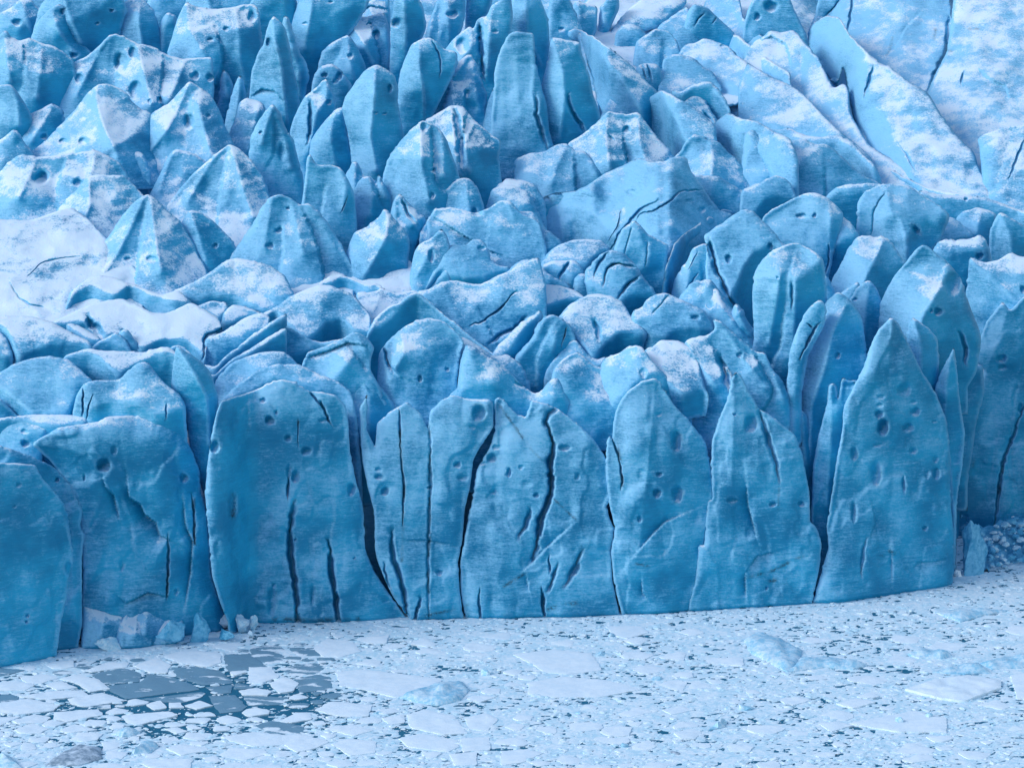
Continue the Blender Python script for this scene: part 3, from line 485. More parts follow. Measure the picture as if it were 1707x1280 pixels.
# ---- centre, middle rows
s('A2', "300 1340 320 1220 335 1100 345 985 365 963 400 1030 440 1040 500 1035 560 1055 600 1120 640 1200 660 1400", 1530, "pale wall with a sharp left horn and a blue recess at its foot, centre left", th=(64, 66), r=["365 968 345 1080 330 1250", "545 1050 590 1160 570 1300"], T=.5, frost=.1, snow=.04, c=[(5, .9, "598 1240 580 1290 560 1330")])
s('A2', "570 1260 585 1100 620 1040 652 1000 690 1070 705 1115 740 1100 790 1150 800 1300", 1360, "small peaked fin with snow on its right side, beside the sharp-horned wall", r=["652 1005 640 1120 650 1240"], th=(58, 62), snow=.1)
s('A2', "620 1400 640 1190 680 1120 740 1102 780 1160 790 1085 820 1130 870 1220 885 1270 880 1400", 1420, "blue twin-tipped fin above a deep oval hole, in the centre", th=(66, 66), r=["740 1105 750 1220 740 1340", "792 1090 840 1230"], snow=.02)
s('A2', "-40 1300 -20 1000 -10 860 30 780 80 700 132 650 180 710 210 800 262 880 290 1000 322 1110 330 1300", 1330, "pointed serac with a snow-filled blotchy hollow on its face, below the slender pinnacle", th=(58, 64), r=["132 655 100 760 60 900", "132 655 200 850 240 1050"], T=.7, snow=.09, h=[(55, 835, 14, 12), (190, 960, 24, 60, .4)])
s('A2', "1180 1330 1200 1200 1280 1130 1330 1112 1370 1125 1420 1180 1452 1280 1475 1400", 1480, "rounded snowy lobe with a blue right edge, right of the notched broad-backed serac", th=(52, 48), r=["1345 1118 1350 1250 1370 1380"], T=.5, h=[(1395, 1340, 20, 34)], snow=.08)
s('A2', "1470 1350 1480 1250 1540 1160 1600 1120 1694 1130 1780 1160 1840 1260 1850 1400", 1400, "jumbled snowy knoll in the centre, left of the sleeping-back hump", th=(44, 42), T=.5, snow=.05, h=[(1600, 1220, 20, 20)])
s('B2', "820 120 830 0 850 40 920 90 930 160", 190, "small blue sliver between two crests in the centre", th=(78, 70))
s('B2', "860 420 870 200 890 120 932 78 970 130 1030 190 1092 240 1085 300 1050 370 1030 460", 420, "ribbed narrow serac with a sharp tip and hollowed flanks, in the centre", th=(62, 58), r=["932 82 960 200 1035 300", "900 130 900 250 990 380"], T=.7, snow=.08, c=[(14, 1.6, "940 130 980 210 1030 280")])
s('B2', "590 480 610 400 640 330 720 290 790 240 830 180 862 195 900 250 960 310 992 380 985 460 980 560", 620, "crooked peak with a snow-plastered left slope and a deep oval hole, centre left", th=(40, 60), r=["862 200 840 360 770 500 700 600"], T=.9, h=[(765, 240, 26, 38, 1.2)], snow=.08)
s('B2', "520 660 560 560 700 500 850 470 960 490 1050 560 1090 700 1060 760", 740, "snow-filled hollow in the middle of the glacier between the crooked peak and the blue cap", th=(16, 18), snow=.1, T=.1, w=3, name='snow_slope', group='snow slopes between the seracs', cat='snow slope', amp=1.5)
s('B2', "1100 330 1100 250 1140 180 1250 170 1400 210 1480 180 1560 130 1620 130 1680 200 1800 260 1850 420", 560, "pale hump with a small hole and a speckled lower apron, just right of centre", th=(38, 44), r=["1350 20 1360 180", "1600 135 1640 220"], T=.5, h=[(1415, 205, 30, 26)], snow=-.02, frost=.08, st=[("1140 230 1300 330 1480 440 1560 470", 1.8, 60)])
s('B2', "1040 500 1055 330 1130 208 1190 250 1270 300 1330 350 1375 395 1340 460", 470, "tilted pale tooth with a shaded left root, just right of centre", th=(48, 46), r=["1132 214 1200 320 1290 400"], T=.5, snow=.02)
s('B2', "990 600 1015 460 1050 400 1120 370 1190 300 1230 360 1245 420 1220 560 1100 700", 710, "smooth grooved flank with an oblong pit sloping down to the central hollow", th=(48, 46), r=["1190 310 1130 420 1040 600"], T=.5, h=[(1125, 480, 20, 40)], snow=.06)
s('B2', "1060 720 1120 610 1185 480 1200 425 1260 405 1340 405 1400 370 1450 378 1480 430 1500 500 1560 545 1625 540 1600 640", 700, "smooth blue-grey cap with a dark cut front edge, right of the central hollow", th=(88, 34), b="1060 690 1120 640 1190 540 1250 590 1330 610 1460 600 1560 560 1625 550", T=.3, snow=-.1, h=[(1440, 430, 24, 16, .6)])
s('B2', "1090 720 1110 690 1180 600 1220 550 1250 580 1250 640 1240 700", 720, "small knuckle of ice in front of the blue-grey cap", th=(70, 48), T=.6)
s('B2', "400 740 420 640 490 605 560 595 640 620 700 648 800 650 830 690 880 720", 740, "curled arch of blue ice bordering the central hollow on the left", th=(86, 26), b="420 670 500 640 580 612 660 645 720 680 830 690", T=.2, snow=.1)
s('B2', "640 780 660 700 720 705 780 700 820 668 860 700 920 715 1010 690 1050 700 1050 800", 870, "low snowy cone at the bottom of the central hollow", th=(30, 40), r=["820 672 790 760 760 830"], T=.5, snow=.08)
s('B2', "-60 1060 -20 900 80 830 160 790 240 730 330 690 430 655 500 662 560 690 640 720 700 800 740 832 750 930 760 1040", 1020, "broad snowy double hump with dark arched undersides, centre left", th=(88, 30), b="-60 1040 0 1000 70 880 150 812 215 890 340 995 400 960 470 885 560 862 640 940 760 950", T=.25, snow=.03)
s('B2', "1000 820 1020 700 1110 685 1190 640 1280 628 1360 650 1440 655 1540 600 1620 570 1690 520 1800 480 1840 620 1850 760", 1060, "large snow-dusted slope split by two curved hairline crevasses, right of the big dark wedge", th=(38, 34), T=.2, c=[(9, 1.6, "1650 700 1560 810 1440 890 1370 915"), (16, 2.4, "1710 860 1650 930 1540 980 1500 1020")], snow=-.01, r=["1190 650 1300 900", "1600 580 1560 760"])
s('B2', "700 1060 735 930 790 850 860 790 930 770 1000 708 1035 703 1100 750 1200 840 1300 910 1340 955 1450 1040 1520 1090 1540 1150", 1050, "dark blue triangular wedge with a knife-straight crest, in the middle of the glacier", th=(90, 40), b="700 1000 740 950 800 925 900 845 1030 725 1150 790 1320 930 1450 1050 1540 1110", T=.12, snow=.05)
s('B2', "-100 1120 -80 1050 0 1030 100 980 200 922 260 935 340 990 430 1020 550 1000 640 980 620 1060 400 1150", 1150, "smooth curling blue wave under the snowy double hump", th=(88, 50), b="-100 1090 0 1075 100 1030 200 1000 300 1040 430 1045 640 1000", T=.25, snow=-.05)
s('B2', "1290 1180 1310 980 1360 1000 1450 1060 1530 1110 1600 1090 1694 1160 1740 1260 1760 1400", 1340, "snowy strip curving round the right side of the domed block", th=(60, 36), T=.3, snow=.05)
s('B2', "300 1200 330 1120 350 1080 440 1050 560 1000 640 950 700 970 750 1020 772 1050 745 1120 745 1200 800 1290 850 1420 840 1480", 1480, "swept mound with stacked curved edges, left of the domed block", th=(66, 44), r=["645 956 700 1050 740 1150", "440 1055 560 1110 720 1260 800 1380"], T=.45, snow=.0, frost=.1, st=[("350 1110 480 1070 600 1020 720 1040", 1.3, 36)])
s('B2', "770 1420 785 1250 795 1090 850 1010 940 930 1020 885 1110 865 1200 885 1270 940 1310 985 1335 1020 1305 1100 1290 1240 1285 1420", 1440, "domed block with a snow apron and hanging ribs, above the middle of the cliff", th=(56, 46), r=["850 1015 810 1100 870 1250", "930 940 960 1080 900 1180"], T=.6, h=[(1055, 1250, 16, 22), (1225, 1190, 14, 14)], snow=.0, frost=.12, c=[(14, 2., "830 1030 840 1120 900 1220")])
# ---- right of centre: the slabs
s('B3', "-120 200 -80 60 0 30 80 40 160 80 182 130 240 250 260 330", 300, "cauliflower-like snowy lump in the centre, beside a shaded trough", th=(50, 44), snow=.02, amp=1.6)
s('B3', "-60 420 -80 250 0 130 60 200 180 195 220 240 260 300 370 390 350 470 240 560", 510, "two-lobed pale hump with a blue right flank, left of the shaded trough", th=(56, 40), r=["185 200 150 330 180 440", "260 310 240 440"], T=.5, snow=-.05, b="-60 520 60 520 160 430 240 480 350 400")
s('A3', "180 1430 190 1270 300 1215 420 1200 500 1180 630 1090 700 1060 780 1020 850 990 930 1020 1000 1010 1070 985 1145 985 1170 1070 1210 1120 1300 1250 1350 1320 1440 1340 1400 1480", "180 1400 440 1440 640 1480 1000 1800 1150 1700 1440 1480", "the broadest smooth slab of the centre right, cut by parallel curved cracks", th=(62, 23), fl=[("520 1150 600 1240 680 1380 740 1560", .8)], b="180 1300 470 1300 560 1330 640 1420 760 1540 900 1560 1000 1620 1060 1560 1440 1500", T=.15, amp=1.9, snow=-.1, frost=.12, c=[(9, 1.7, "1240 1190 1110 1200 1010 1285 930 1325 850 1345 832 1385"), (10, 1.8, "960 1262 840 1320 780 1410 720 1470 690 1530 675 1560"), (5, 1., "735 1310 715 1420 660 1500")], h=[(1165, 1262, 34, 12, .7), (1240, 1322, 24, 18, .8), (800, 1210, 30, 20, .5)], d=[(5, "735 1330 715 1430 690 1470")], sp=3.0)
s('B3', "0 720 0 600 40 550 100 510 160 485 220 535 300 600 370 640 430 665 400 700 300 720", 760, "rounded slab with a curved blue lower edge, fourth row in the centre", th=(86, 32), b="0 740 120 740 170 735 220 672 300 648 430 668", T=.3, snow=-.04)
s('B3', "210 620 235 520 290 440 360 400 440 375 540 370 610 380 672 432 640 500 560 600", 590, "snow-dusted humpback with a curved blue slit on its right end", th=(84, 32), b="210 600 300 520 400 500 500 560 580 470 672 436", T=.3, snow=.0)
s('B3', "220 640 240 535 300 507 400 505 440 500 482 530 505 575 470 680", 660, "small doubled arch of ice between the humpback and the banded ridge", th=(82, 40), c=[(12, 1.8, "410 520 370 560 350 620")], b="220 560 300 530 380 560 430 600 505 575", T=.5)
s('B3', "990 720 1010 560 1080 380 1130 340 1230 270 1330 200 1380 178 1452 205 1420 300 1300 400 1150 500 1100 680", "990 740 1100 700 1200 480 1452 290", "thin tongue of ice with a shadowed slit above it, running into the large split block", th=(86, 26), b="990 640 1060 440 1170 360 1290 285 1452 215", T=.25, snow=.0, c=[(16, 2.4, "1440 225 1290 300 1170 385 1140 470")])
s('B3', "680 560 690 430 740 310 820 248 880 310 900 340 960 370 1035 410 1015 560 1010 720", 720, "flat grey-blue facet dropping into a dark pocket, under the broadest slab", th=(72, 58), b="680 470 760 458 860 455 1010 570", r=["825 252 870 400"], T=.35, c=[(4, .6, "800 300 770 420 760 460"), (4, .6, "900 390 890 540")])
s('B3', "520 720 500 570 560 520 600 470 680 432 750 460 810 510 850 570 900 640 965 712 940 780 820 900", 880, "banded ridge sliced by three parallel curved clefts, centre right", th=(84, 40), b="500 640 640 700 740 760 830 690 900 690 965 715", T=.5, c=[(13, 2.2, "628 655 640 570 690 520 760 540 832 552"), (15, 2.4, "720 740 760 670 842 608"), (10, 1.6, "565 600 590 530 650 460")], snow=-.05)
s('B3', "420 720 440 640 450 600 490 575 560 620 620 690 665 712 700 800", 760, "small cluster of chipped wedges left of the banded ridge", th=(64, 40), T=.5, c=[(8, 1.2, "520 660 600 690")], snow=0.)
s('B3', "-100 1000 -80 800 0 740 90 705 182 770 150 860 100 980", 980, "tilted grey slab with a blue lower rim, left of the big notched block", th=(86, 34), b="-100 960 0 945 90 895 182 790", T=.2, snow=-.04)
s('B3', "140 900 160 770 200 690 250 660 340 660 440 690 512 740 480 820 340 880 240 920", 900, "squat bright-topped block with a thick blue rim, centre right", th=(86, 28), b="140 780 240 790 330 765 420 740 512 750", T=.2, snow=.04)
s('B3', "-100 1180 -60 1060 20 980 100 900 170 850 233 815 247 870 205 910 180 1060 70 1160", 1140, "speckled slope ending in a dark leaning face, left of the rust-streaked block", th=(80, 34), b="-100 1160 20 1090 110 950 233 828", T=.2, snow=.03)
s('B3', "310 1080 340 860 400 790 480 740 540 715 640 720 740 760 775 815 790 850 850 900 902 960 890 1010 850 1140 600 1180", 1140, "big notched block with a bright top and a deep blue V-shaped front", th=(90, 30), b="310 960 440 960 560 1120 640 1015 720 955 800 942 902 965", T=.3, snow=.02, c=[(18, 1.4, "570 880 590 950 600 1000")])
s('B3', "860 950 800 900 795 860 820 810 870 800 890 750 960 715 1020 708 1100 745 1200 790 1260 820 1300 880 1318 935 1280 1020 1150 1140", 1130, "faceted boulder-like block with a pale peaked top and shaded lower half", th=(84, 36), b="795 870 870 930 930 955 1000 985 1080 935 1180 915 1318 935", T=.35, snow=-.06, h=[(1205, 865, 28, 17)], c=[(4, .6, "1030 725 980 790 930 835")])
s('B3', "1030 860 1050 720 1070 620 1150 510 1180 430 1275 390 1300 450 1330 560 1360 650 1440 790 1450 860", 870, "narrow ribbed buttress with a black crevasse along its right side", th=(76, 64), r=["1278 395 1310 560 1350 700", "1180 440 1160 620 1130 760"], T=.5, c=[(5, .7, "1215 455 1160 560"), (7, .8, "1220 590 1170 650 1130 750")], frost=.05)
s('B3', "1290 840 1265 600 1270 400 1250 350 1330 300 1450 210 1505 185 1560 190 1620 250 1700 330 1750 400 1795 430 1790 700 1640 900", 900, "large split block with a pale top and a shaded right-hand face, right of centre", th=(82, 38), b="1260 720 1400 740 1470 640 1500 540 1570 450 1694 375 1795 440", T=.3, snow=-.08, frost=.1, c=[(22, 4., "1285 385 1310 480 1350 600 1400 700 1440 790")], h=[(1412, 500, 22, 28), (1670, 420, 22, 20), (1640, 355, 40, 8, .4)])
s('B3', "1410 900 1430 820 1452 770 1500 810 1540 910 1585 940 1605 1040 1600 1080", 1080, "jagged blue shard wedged in the dark crevasse, right of centre", th=(78, 72), r=["1455 775 1500 900 1580 1030"])
s('B3', "1240 960 1255 800 1270 720 1335 670 1360 720 1400 790 1470 880 1530 960 1600 1070 1650 1130", 1120, "pointed blue-and-white rib leaning down to the right beside the jagged shard", th=(58, 50), r=["1337 675 1370 800 1480 960 1580 1070"], T=.7, snow=.05, h=[(1290, 790, 22, 22, .5)])
s('B3', "40 1240 70 1110 110 1060 170 1000 200 910 290 838 350 860 420 910 447 990 440 1080 300 1200", 1190, "angular block with rusty streaks in a vertical crack, above the cliff right of centre", th=(72, 48), r=["385 885 330 960 300 1100", "290 842 200 980 120 1090"], T=.5, c=[(5, .8, "392 930 375 990 358 1045")], d=[(4, "392 930 375 990 358 1045")])
s('B3', "250 1250 270 1180 330 1110 380 1040 440 998 470 1020 520 1090 580 1130 650 1100 640 1200", 1220, "pale curling lip in front of the rust-streaked block", th=(70, 44), T=.5, snow=-.02)
s('B3', "1070 1230 1100 1110 1112 1050 1150 1000 1220 980 1280 975 1330 930 1305 870 1340 870 1400 920 1500 1010 1580 1080 1640 1080 1680 1180 1750 1260 1790 1360 1800 1560 1700 1600", 1560, "two-part rounded buttress with a snowy gully, right of the flat-topped wedge", th=(62, 48), r=["1335 880 1430 1000 1500 1120 1640 1300", "1150 1010 1200 1120 1330 1290", "1640 1085 1700 1240 1760 1400"], T=.6, c=[(24, 3., "1345 1110 1385 1200 1410 1300")], h=[(1480, 1100, 22, 18)], snow=.02)
s('B3', "860 1190 885 1060 930 1045 980 1035 1040 1080 1110 1150 1180 1230 1200 1260 1190 1340 1060 1360", 1370, "flat snowy plate with a clean blue lower rim, above the right part of the cliff", th=(86, 27), b="860 1130 940 1130 1060 1255 1130 1268 1200 1262", T=.15, snow=.05)
s('B3', "580 1320 600 1170 640 1110 720 1090 780 1045 832 1028 880 1060 920 1130 1000 1210 1060 1260 1130 1282 1195 1310 1180 1420", 1520, "peaked wedge with a rolled crest over a dark hollow, above the cliff right of centre", th=(76, 46), b="580 1500 760 1330 860 1230 960 1200 1060 1280 1195 1330", T=.4, snow=.0, h=[(875, 1215, 24, 36, .4)])
s('B3', "270 1380 300 1230 312 1180 390 1110 462 1073 500 1100 560 1160 640 1190 720 1230 770 1290 820 1400 840 1500", 1530, "snow-topped slab sloping down to a dark cleft, above the cliff just right of centre", th=(70, 38), b="270 1300 400 1330 560 1400 700 1440 840 1500", T=.3, snow=.0)
# ---- right cluster, middle rows
s('B4', "-100 260 -80 60 0 40 60 0 140 -30 200 -10 240 40 268 110 240 200 60 280", 260, "smooth-backed hump with a dark overhung right edge, left of the domed block with twin pits", th=(88, 38), b="-100 210 0 200 60 130 160 95 268 112", T=.3, snow=-.08)
s('B4', "440 300 450 100 510 50 590 25 700 22 800 25 830 60 760 200 660 340", 330, "shaded block with a frayed top behind the twin-pitted dome", th=(80, 50), b="440 120 540 60 640 60 800 60", T=.3)
s('B4', "1000 200 1040 60 1150 90 1300 100 1450 110 1560 150 1694 200 1800 240 1800 420 1400 330", 280, "rolling blue-shadowed bank below the long thin ribbon at the right edge", th=(78, 34), b="1000 100 1150 110 1300 120 1450 125 1560 170 1694 215 1800 250", T=.3, h=[(1330, 125, 14, 10)])
s('B4', "40 400 50 240 110 190 200 140 260 110 330 80 400 82 470 120 540 180 565 230 540 320 500 450 470 620", 640, "dome-shaped block with twin pits, upper right cluster", th=(66, 48), r=["470 125 480 250 470 420"], T=.5, h=[(300, 228, 32, 16), (380, 226, 15, 15)], frost=.18, c=[(7, 1., "470 400 468 520 440 600")])
s('B4', "430 640 470 430 480 300 500 240 550 225 610 270 662 345 640 440 560 560", 600, "small chipped block crouching at the right of the twin-pitted dome", th=(84, 48), b="430 500 500 420 550 370 610 350 662 355", T=.4)
s('B4', "1260 400 1265 240 1310 200 1400 172 1460 185 1520 210 1530 300 1500 420", 400, "round-topped tooth near the right edge under the rolling bank", th=(76, 48), r=["1425 180 1400 330"], T=.7)
s('B4', "640 500 642 330 645 150 690 75 800 25 900 25 980 40 1060 100 1150 150 1225 205 1225 250 1160 400 1000 560 900 600", 560, "large rounded block with a snowy back and a shaded right face, right cluster", th=(72, 42), b="640 200 760 160 900 220 960 380 1000 270 1080 215 1225 215", r=["822 30 860 200 940 420"], T=.4, snow=-.1, frost=.15, c=[(4, .7, "822 80 750 190 740 340"), (16, 2., "990 290 1010 320 1045 335")])
s('B4', "1010 480 1025 400 1050 330 1120 270 1212 228 1260 240 1320 290 1372 325 1370 370 1300 440 1140 540", 470, "five-sided slab with a crisp blue underside, right cluster", th=(86, 38), b="1010 470 1080 470 1130 440 1165 382 1250 372 1372 340", T=.25, snow=-.12, frost=.12, c=[(8, .9, "1165 330 1140 400 1130 430")])
s('B4', "1470 560 1475 350 1500 260 1542 198 1600 230 1694 290 1800 350 1800 560", 540, "pointed triangular serac at the right edge with a shaded blue face", th=(74, 60), r=["1543 202 1600 330 1620 500"], T=.5, frost=-.05)
s('B4', "1640 330 1650 200 1720 190 1820 220 1820 350", 320, "blue corner block cut off by the right edge of the view", th=(84, 60))
s('B4', "460 780 490 620 530 560 590 430 650 352 740 355 822 352 870 400 930 490 955 525 900 640 840 790 800 860", 810, "blunt-topped serac, speckled left and deep blue right, middle of the right cluster", th=(74, 52), r=["822 356 760 500 690 640 640 780"], T=.75, frost=.08)
s('B4', "1110 640 1128 440 1150 390 1190 370 1280 375 1350 370 1420 342 1452 370 1480 440 1495 520 1440 640 1340 720", 690, "saddle-topped serac with a dusting of snow in its dip, right cluster", th=(82, 40), b="1110 430 1150 440 1220 470 1330 455 1400 435 1495 440", T=.4, snow=.04, h=[(1415, 480, 24, 22)])
s('B4', "1320 900 1335 660 1345 550 1350 478 1400 500 1450 520 1540 500 1612 448 1660 480 1720 480 1820 520 1820 900", 920, "big square-shouldered serac at the right edge, snowy top and dark left face", th=(82, 36), b="1340 500 1400 540 1440 570 1540 660 1640 765 1820 800", T=.3, snow=.02, h=[(1690, 690, 20, 24)])
s('B4', "780 1000 790 780 820 710 880 600 950 520 1010 440 1065 403 1110 430 1150 470 1210 510 1270 580 1300 620 1330 720 1370 830 1410 930 1425 1010 1400 1200 1340 1300", 1260, "large pear-shaped serac with a great scoop high on its right side", th=(78, 64), r=["1215 520 1180 660 1060 850 1000 1100"], T=.75, h=[(1248, 650, 50, 78, .75), (1152, 828, 26, 28, 1.1), (1112, 822, 12, 14)], c=[(16, 2.5, "1290 960 1330 1040 1325 1150")], frost=.12)
s('B4', "400 900 430 740 432 580 472 620 500 690 522 720 520 900", 840, "thin upright blade hidden behind the tall capped column", th=(82, 80))
s('B4', "-40 1200 0 1000 -12 700 0 590 50 500 120 440 200 405 280 392 350 430 432 490 445 560 452 680 462 780 440 900 420 1100 380 1240", 1290, "tall capped column with a pale left face and a wide dark right face, right cluster", th=(80, 56), b="-12 640 60 600 160 590 210 600 260 630 330 590 380 530 432 500", r=["165 590 140 780 95 1020", "262 620 255 820 240 1100"], T=.6, frost=.14, c=[(14, 1.2, "235 650 240 800")], h=[(150, 615, 12, 10, .5)])
s('B4', "560 1200 590 760 640 690 690 640 730 628 770 680 800 760 832 880 830 1100 760 1260", 1170, "smooth pointed tower just right behind the broad leaning slab", th=(78, 66), r=["732 632 700 800 690 1000"], T=.5, h=[(635, 750, 18, 10)], frost=.1)
s('B4', "440 1000 450 800 530 720 600 670 655 635 668 665 660 800 600 1000", 930, "slim pale crest between the tall capped column and the smooth pointed tower", th=(72, 62), frost=.1)
s('B4', "900 1080 930 960 950 945 990 1000 1020 1090 1040 1200", 1160, "small blue blade right of the big tapering front column's summit", th=(82, 74))
s('B4', "800 1000 805 780 850 800 910 880 950 960 960 1060", 1000, "low blue ridge peeping over the front column's left shoulder", th=(80, 70))
s('B4', "960 1440 950 960 992 858 1040 890 1100 930 1150 990 1162 1100 1155 1260 1130 1480", 1480, "bright blue notched shard standing behind the right-hand cliff column", th=(80, 74), r=["1000 866 1050 1060 1040 1300"])
s('B4', "1100 1100 1110 960 1142 928 1155 1010 1160 1100", 1110, "tiny split flake beside the notched shard", th=(82, 78), sp=2.6)
s('B4', "200 1340 212 1200 222 1080 260 960 320 830 405 742 440 770 458 805 440 920 340 1100 300 1340", 1500, "slender outer plate leaning on the broad leaning slab", th=(76, 64), T=.6, frost=.1, c=[(6, 1., "340 905 370 930"), (10, 1.8, "400 900 340 1000 290 1120")])
s('C3', "590 260 600 160 640 60 690 -20 760 -150 820 -212 860 -190 900 -150 940 -80 960 60 980 160 960 400 900 700", 760, "broad leaning slab, pale left and shaded right, left of the tall front column", th=(76, 66), r=["860 -140 800 -20 760 160 700 330 690 600"], T=.7, frost=.12, h=[(822, 95, 14, 16)], Y=None)
s('B3', "1090 760 1120 700 1180 640 1300 620 1500 900 1560 1100 1500 1200", 1060, "shadowed ledge under the large split block", th=(70, 50))
s('C3', "600 420 630 340 650 345 680 375 690 460 720 620", 820, "snow-tipped stump deep in the crevasse left of the tall front column", th=(86, 80), r=["650 350 670 600"], snow=.1)
# ================================================================== left foreground blocks above the cliff
s('B1', "1030 1160 1060 1060 1100 1032 1150 1045 1230 1120 1300 1165 1350 1172 1420 1100 1500 1040 1600 960 1700 890 1800 830 1800 950", 1230, "upper one of two long curved ribbons of ice hanging like a garland", th=(88, 26), b="1030 1075 1100 1048 1160 1075 1240 1150 1350 1190 1420 1120 1500 1062 1600 985 1700 915 1800 850", T=.1, snow=.05)
s('B1', "380 1200 400 1105 470 1080 550 1055 640 1070 800 1075 900 1080 1000 1050 1060 1045 1110 1085 1180 1150 1200 1300 1180 1400", 1400, "long snow-topped wall with two dark folds, above the left cliff blocks", th=(88, 34), b="380 1115 470 1088 560 1068 650 1130 740 1225 850 1150 960 1095 1060 1070 1200 1160", T=.3, snow=.02)
s('B1', "1050 1260 1100 1112 1160 1112 1240 1180 1345 1228 1380 1190 1450 1125 1560 1065 1700 975 1800 920 1800 1100", 1290, "lower one of two long curved ribbons of ice hanging like a garland", th=(88, 26), b="1050 1130 1160 1135 1240 1200 1345 1245 1400 1190 1470 1140 1560 1090 1700 1000 1800 945", T=.1, snow=.06)
s('C1', "-120 180 -80 100 0 60 60 20 150 -10 250 -20 330 0 400 60 442 100 432 140 400 230 360 290 100 300", 310, "large flat-topped block with a smooth pale back at the left edge above the cliff", th=(88, 32), b="-120 110 0 125 60 170 150 252 320 255 360 170 442 112", T=.25, snow=-.1, frost=.1)
s('C1', "-120 200 0 178 50 230 95 275 100 330", 320, "small dark corner block below the flat-topped block at the left edge", th=(84, 50))
s('C1', "340 300 345 240 360 170 395 110 450 96 560 96 620 40 660 8 700 10 740 60 780 110 850 160 880 210 890 380 880 420", 430, "hat-shaped block with a rounded knob on top and an undercut front, above the left cliff", th=(82, 44), b="340 200 390 210 430 225 520 190 640 200 730 255 890 230", T=.4, c=[(6, 1.2, "397 140 392 220 390 260"), (5, .9, "440 170 418 220 412 280"), (5, .8, "790 210 785 280")], frost=.05)
s('C1', "985 700 900 420 880 250 810 130 820 20 835 -70 900 -30 960 10 1000 60 1037 180 1030 300 1040 460 1050 700", 700, "dark crystal-shaped block with sharp edges, beside the deep cleft left of the main column", th=(88, 70), r=["838 -64 900 30 982 180 990 400"], T=.9, snow=-.1, frost=-.1)
s('C1', "-100 330 -60 280 60 268 150 258 290 258 415 268 422 310 420 380", 400, "low level slab lying on top of the left cliff blocks", th=(88, 30), b="-100 300 60 285 150 290 240 310 422 300", T=.2)
s('B2', "-260 1400 -240 1280 -200 1220 -130 1150 -40 1110 40 1085 110 1075 200 1075 270 1130 300 1180 400 1170 480 1200 600 1300 640 1440", 1440, "rolling snow-dusted mound behind the top of the main left column", th=(54, 38), T=.4, snow=-.02, frost=.05, h=[(480, 1190, 40, 16, .5)])
s('C1', "1020 330 1040 200 1100 140 1200 60 1300 20 1420 20 1520 70 1600 100 1665 150 1690 260 1710 440 1720 600", 560, "curved shelf of pale ice wrapping round the top of the main left column", th=(86, 36), b="1020 205 1060 190 1180 150 1300 84 1420 108 1500 125 1640 145 1720 240", T=.25, snow=-.04)
s('C2', "-60 480 -20 160 60 60 120 60 200 120 260 180 290 260 300 420 260 560", 560, "hooded buttress standing in the dark cleft beside the main left column", th=(86, 60), r=["120 64 160 200 150 400"], T=.5)
s('C2', "560 330 575 130 590 10 614 -75 660 -60 750 0 830 60 870 110 940 160 970 150 1010 100 1045 80 1085 130 1110 200 1090 400 900 420", 420, "sagging shelf with snow ledges behind the middle of the cliff", th=(80, 48), b="560 140 640 120 760 110 850 190 930 200 1010 170 1110 190", T=.35, snow=.02, c=[(12, 1.8, "860 110 900 135 960 120")])
s('C2', "420 500 440 330 450 220 520 180 590 120 640 75 700 50 770 60 820 108 838 165 870 230 900 270 920 460", 480, "smooth round dome of ice rising just behind the cracked middle of the cliff", th=(72, 56), T=.55, st=[("620 130 700 100 780 110 820 150", .8, 30)])
s('C2', "1010 400 1040 230 1082 175 1130 210 1200 270 1262 310 1292 270 1332 208 1325 260 1318 380 1300 560", 540, "V-notched wall between the middle and right cliff columns", th=(84, 66), r=["1085 180 1180 300 1255 420", "1330 215 1290 300 1270 440"], T=.6)
s('C3', "-140 200 -100 90 -20 20 60 20 150 60 190 240 215 285 200 380 90 400", 400, "snow-topped ledge between two cliff columns on the right", th=(86, 28), b="-140 150 0 200 80 275 200 255 215 290", T=.2, snow=.05)
s('C3', "90 560 112 380 122 358 170 315 240 280 292 290 325 330 300 460 240 620", 560, "low rounded shoulder tucked behind the two right cliff columns", th=(76, 56), T=.5, h=[(240, 365, 20, 16, .5)])
# ================================================================== the cliff standing in the water
KW = dict(sea=True, cat='ice cliff', group='ice columns of the glacier front', name='ice_column', sp=2.6, rough=.9, thick=12)
s('C1', "-120 640 -90 400 0 280 100 275 180 290 236 315 232 350 200 420 200 640", 640, "pitted blunt block at the left edge just above the cliff's outer slabs", th=(74, 50), h=[(120, 398, 20, 18), (118, 340, 18, 12, .5)], T=.4, Y=front_Y(60) + 12)
s('C1', "385 1300 395 1000 380 760 330 600 240 480 150 400 180 375 290 315 340 310 420 300 480 290 500 270 600 262 700 268 780 290 850 330 885 380 920 450 945 520 952 620 985 740 992 850 1000 1010 1040 1140 1078 1240", 0,
  "massive rounded cliff block with a jagged diagonal scar, left part of the cliff", fv=-16, th=(84, 62), b="150 420 290 350 450 330 560 325 640 365 820 390 950 460 1078 480", T=.5,
  h=[(490, 500, 36, 32, 1.0), (870, 560, 19, 24), (400, 560, 8, 15), (540, 430, 18, 22, .5), (835, 1100, 9, 18), (577, 975, 12, 26, .6)],
  st=[("605 590 612 650 665 680 690 730 740 770 760 830 800 850", 3.2, 60), ("490 560 500 600 540 640 570 760", 1.6, 40), ("870 660 880 780 915 860 905 1010 880 1160", 1.8, 30), ("560 1120 600 1150 700 1100 790 1120", 1.6, 40)],
  c=[(7, 1.6, "908 640 920 740 922 870"), (8, 1.6, "797 830 798 960 792 1130")], d=[(7, "920 660 922 870"), (6, "798 860 792 1120")], frost=.3, w=3.2, **KW)
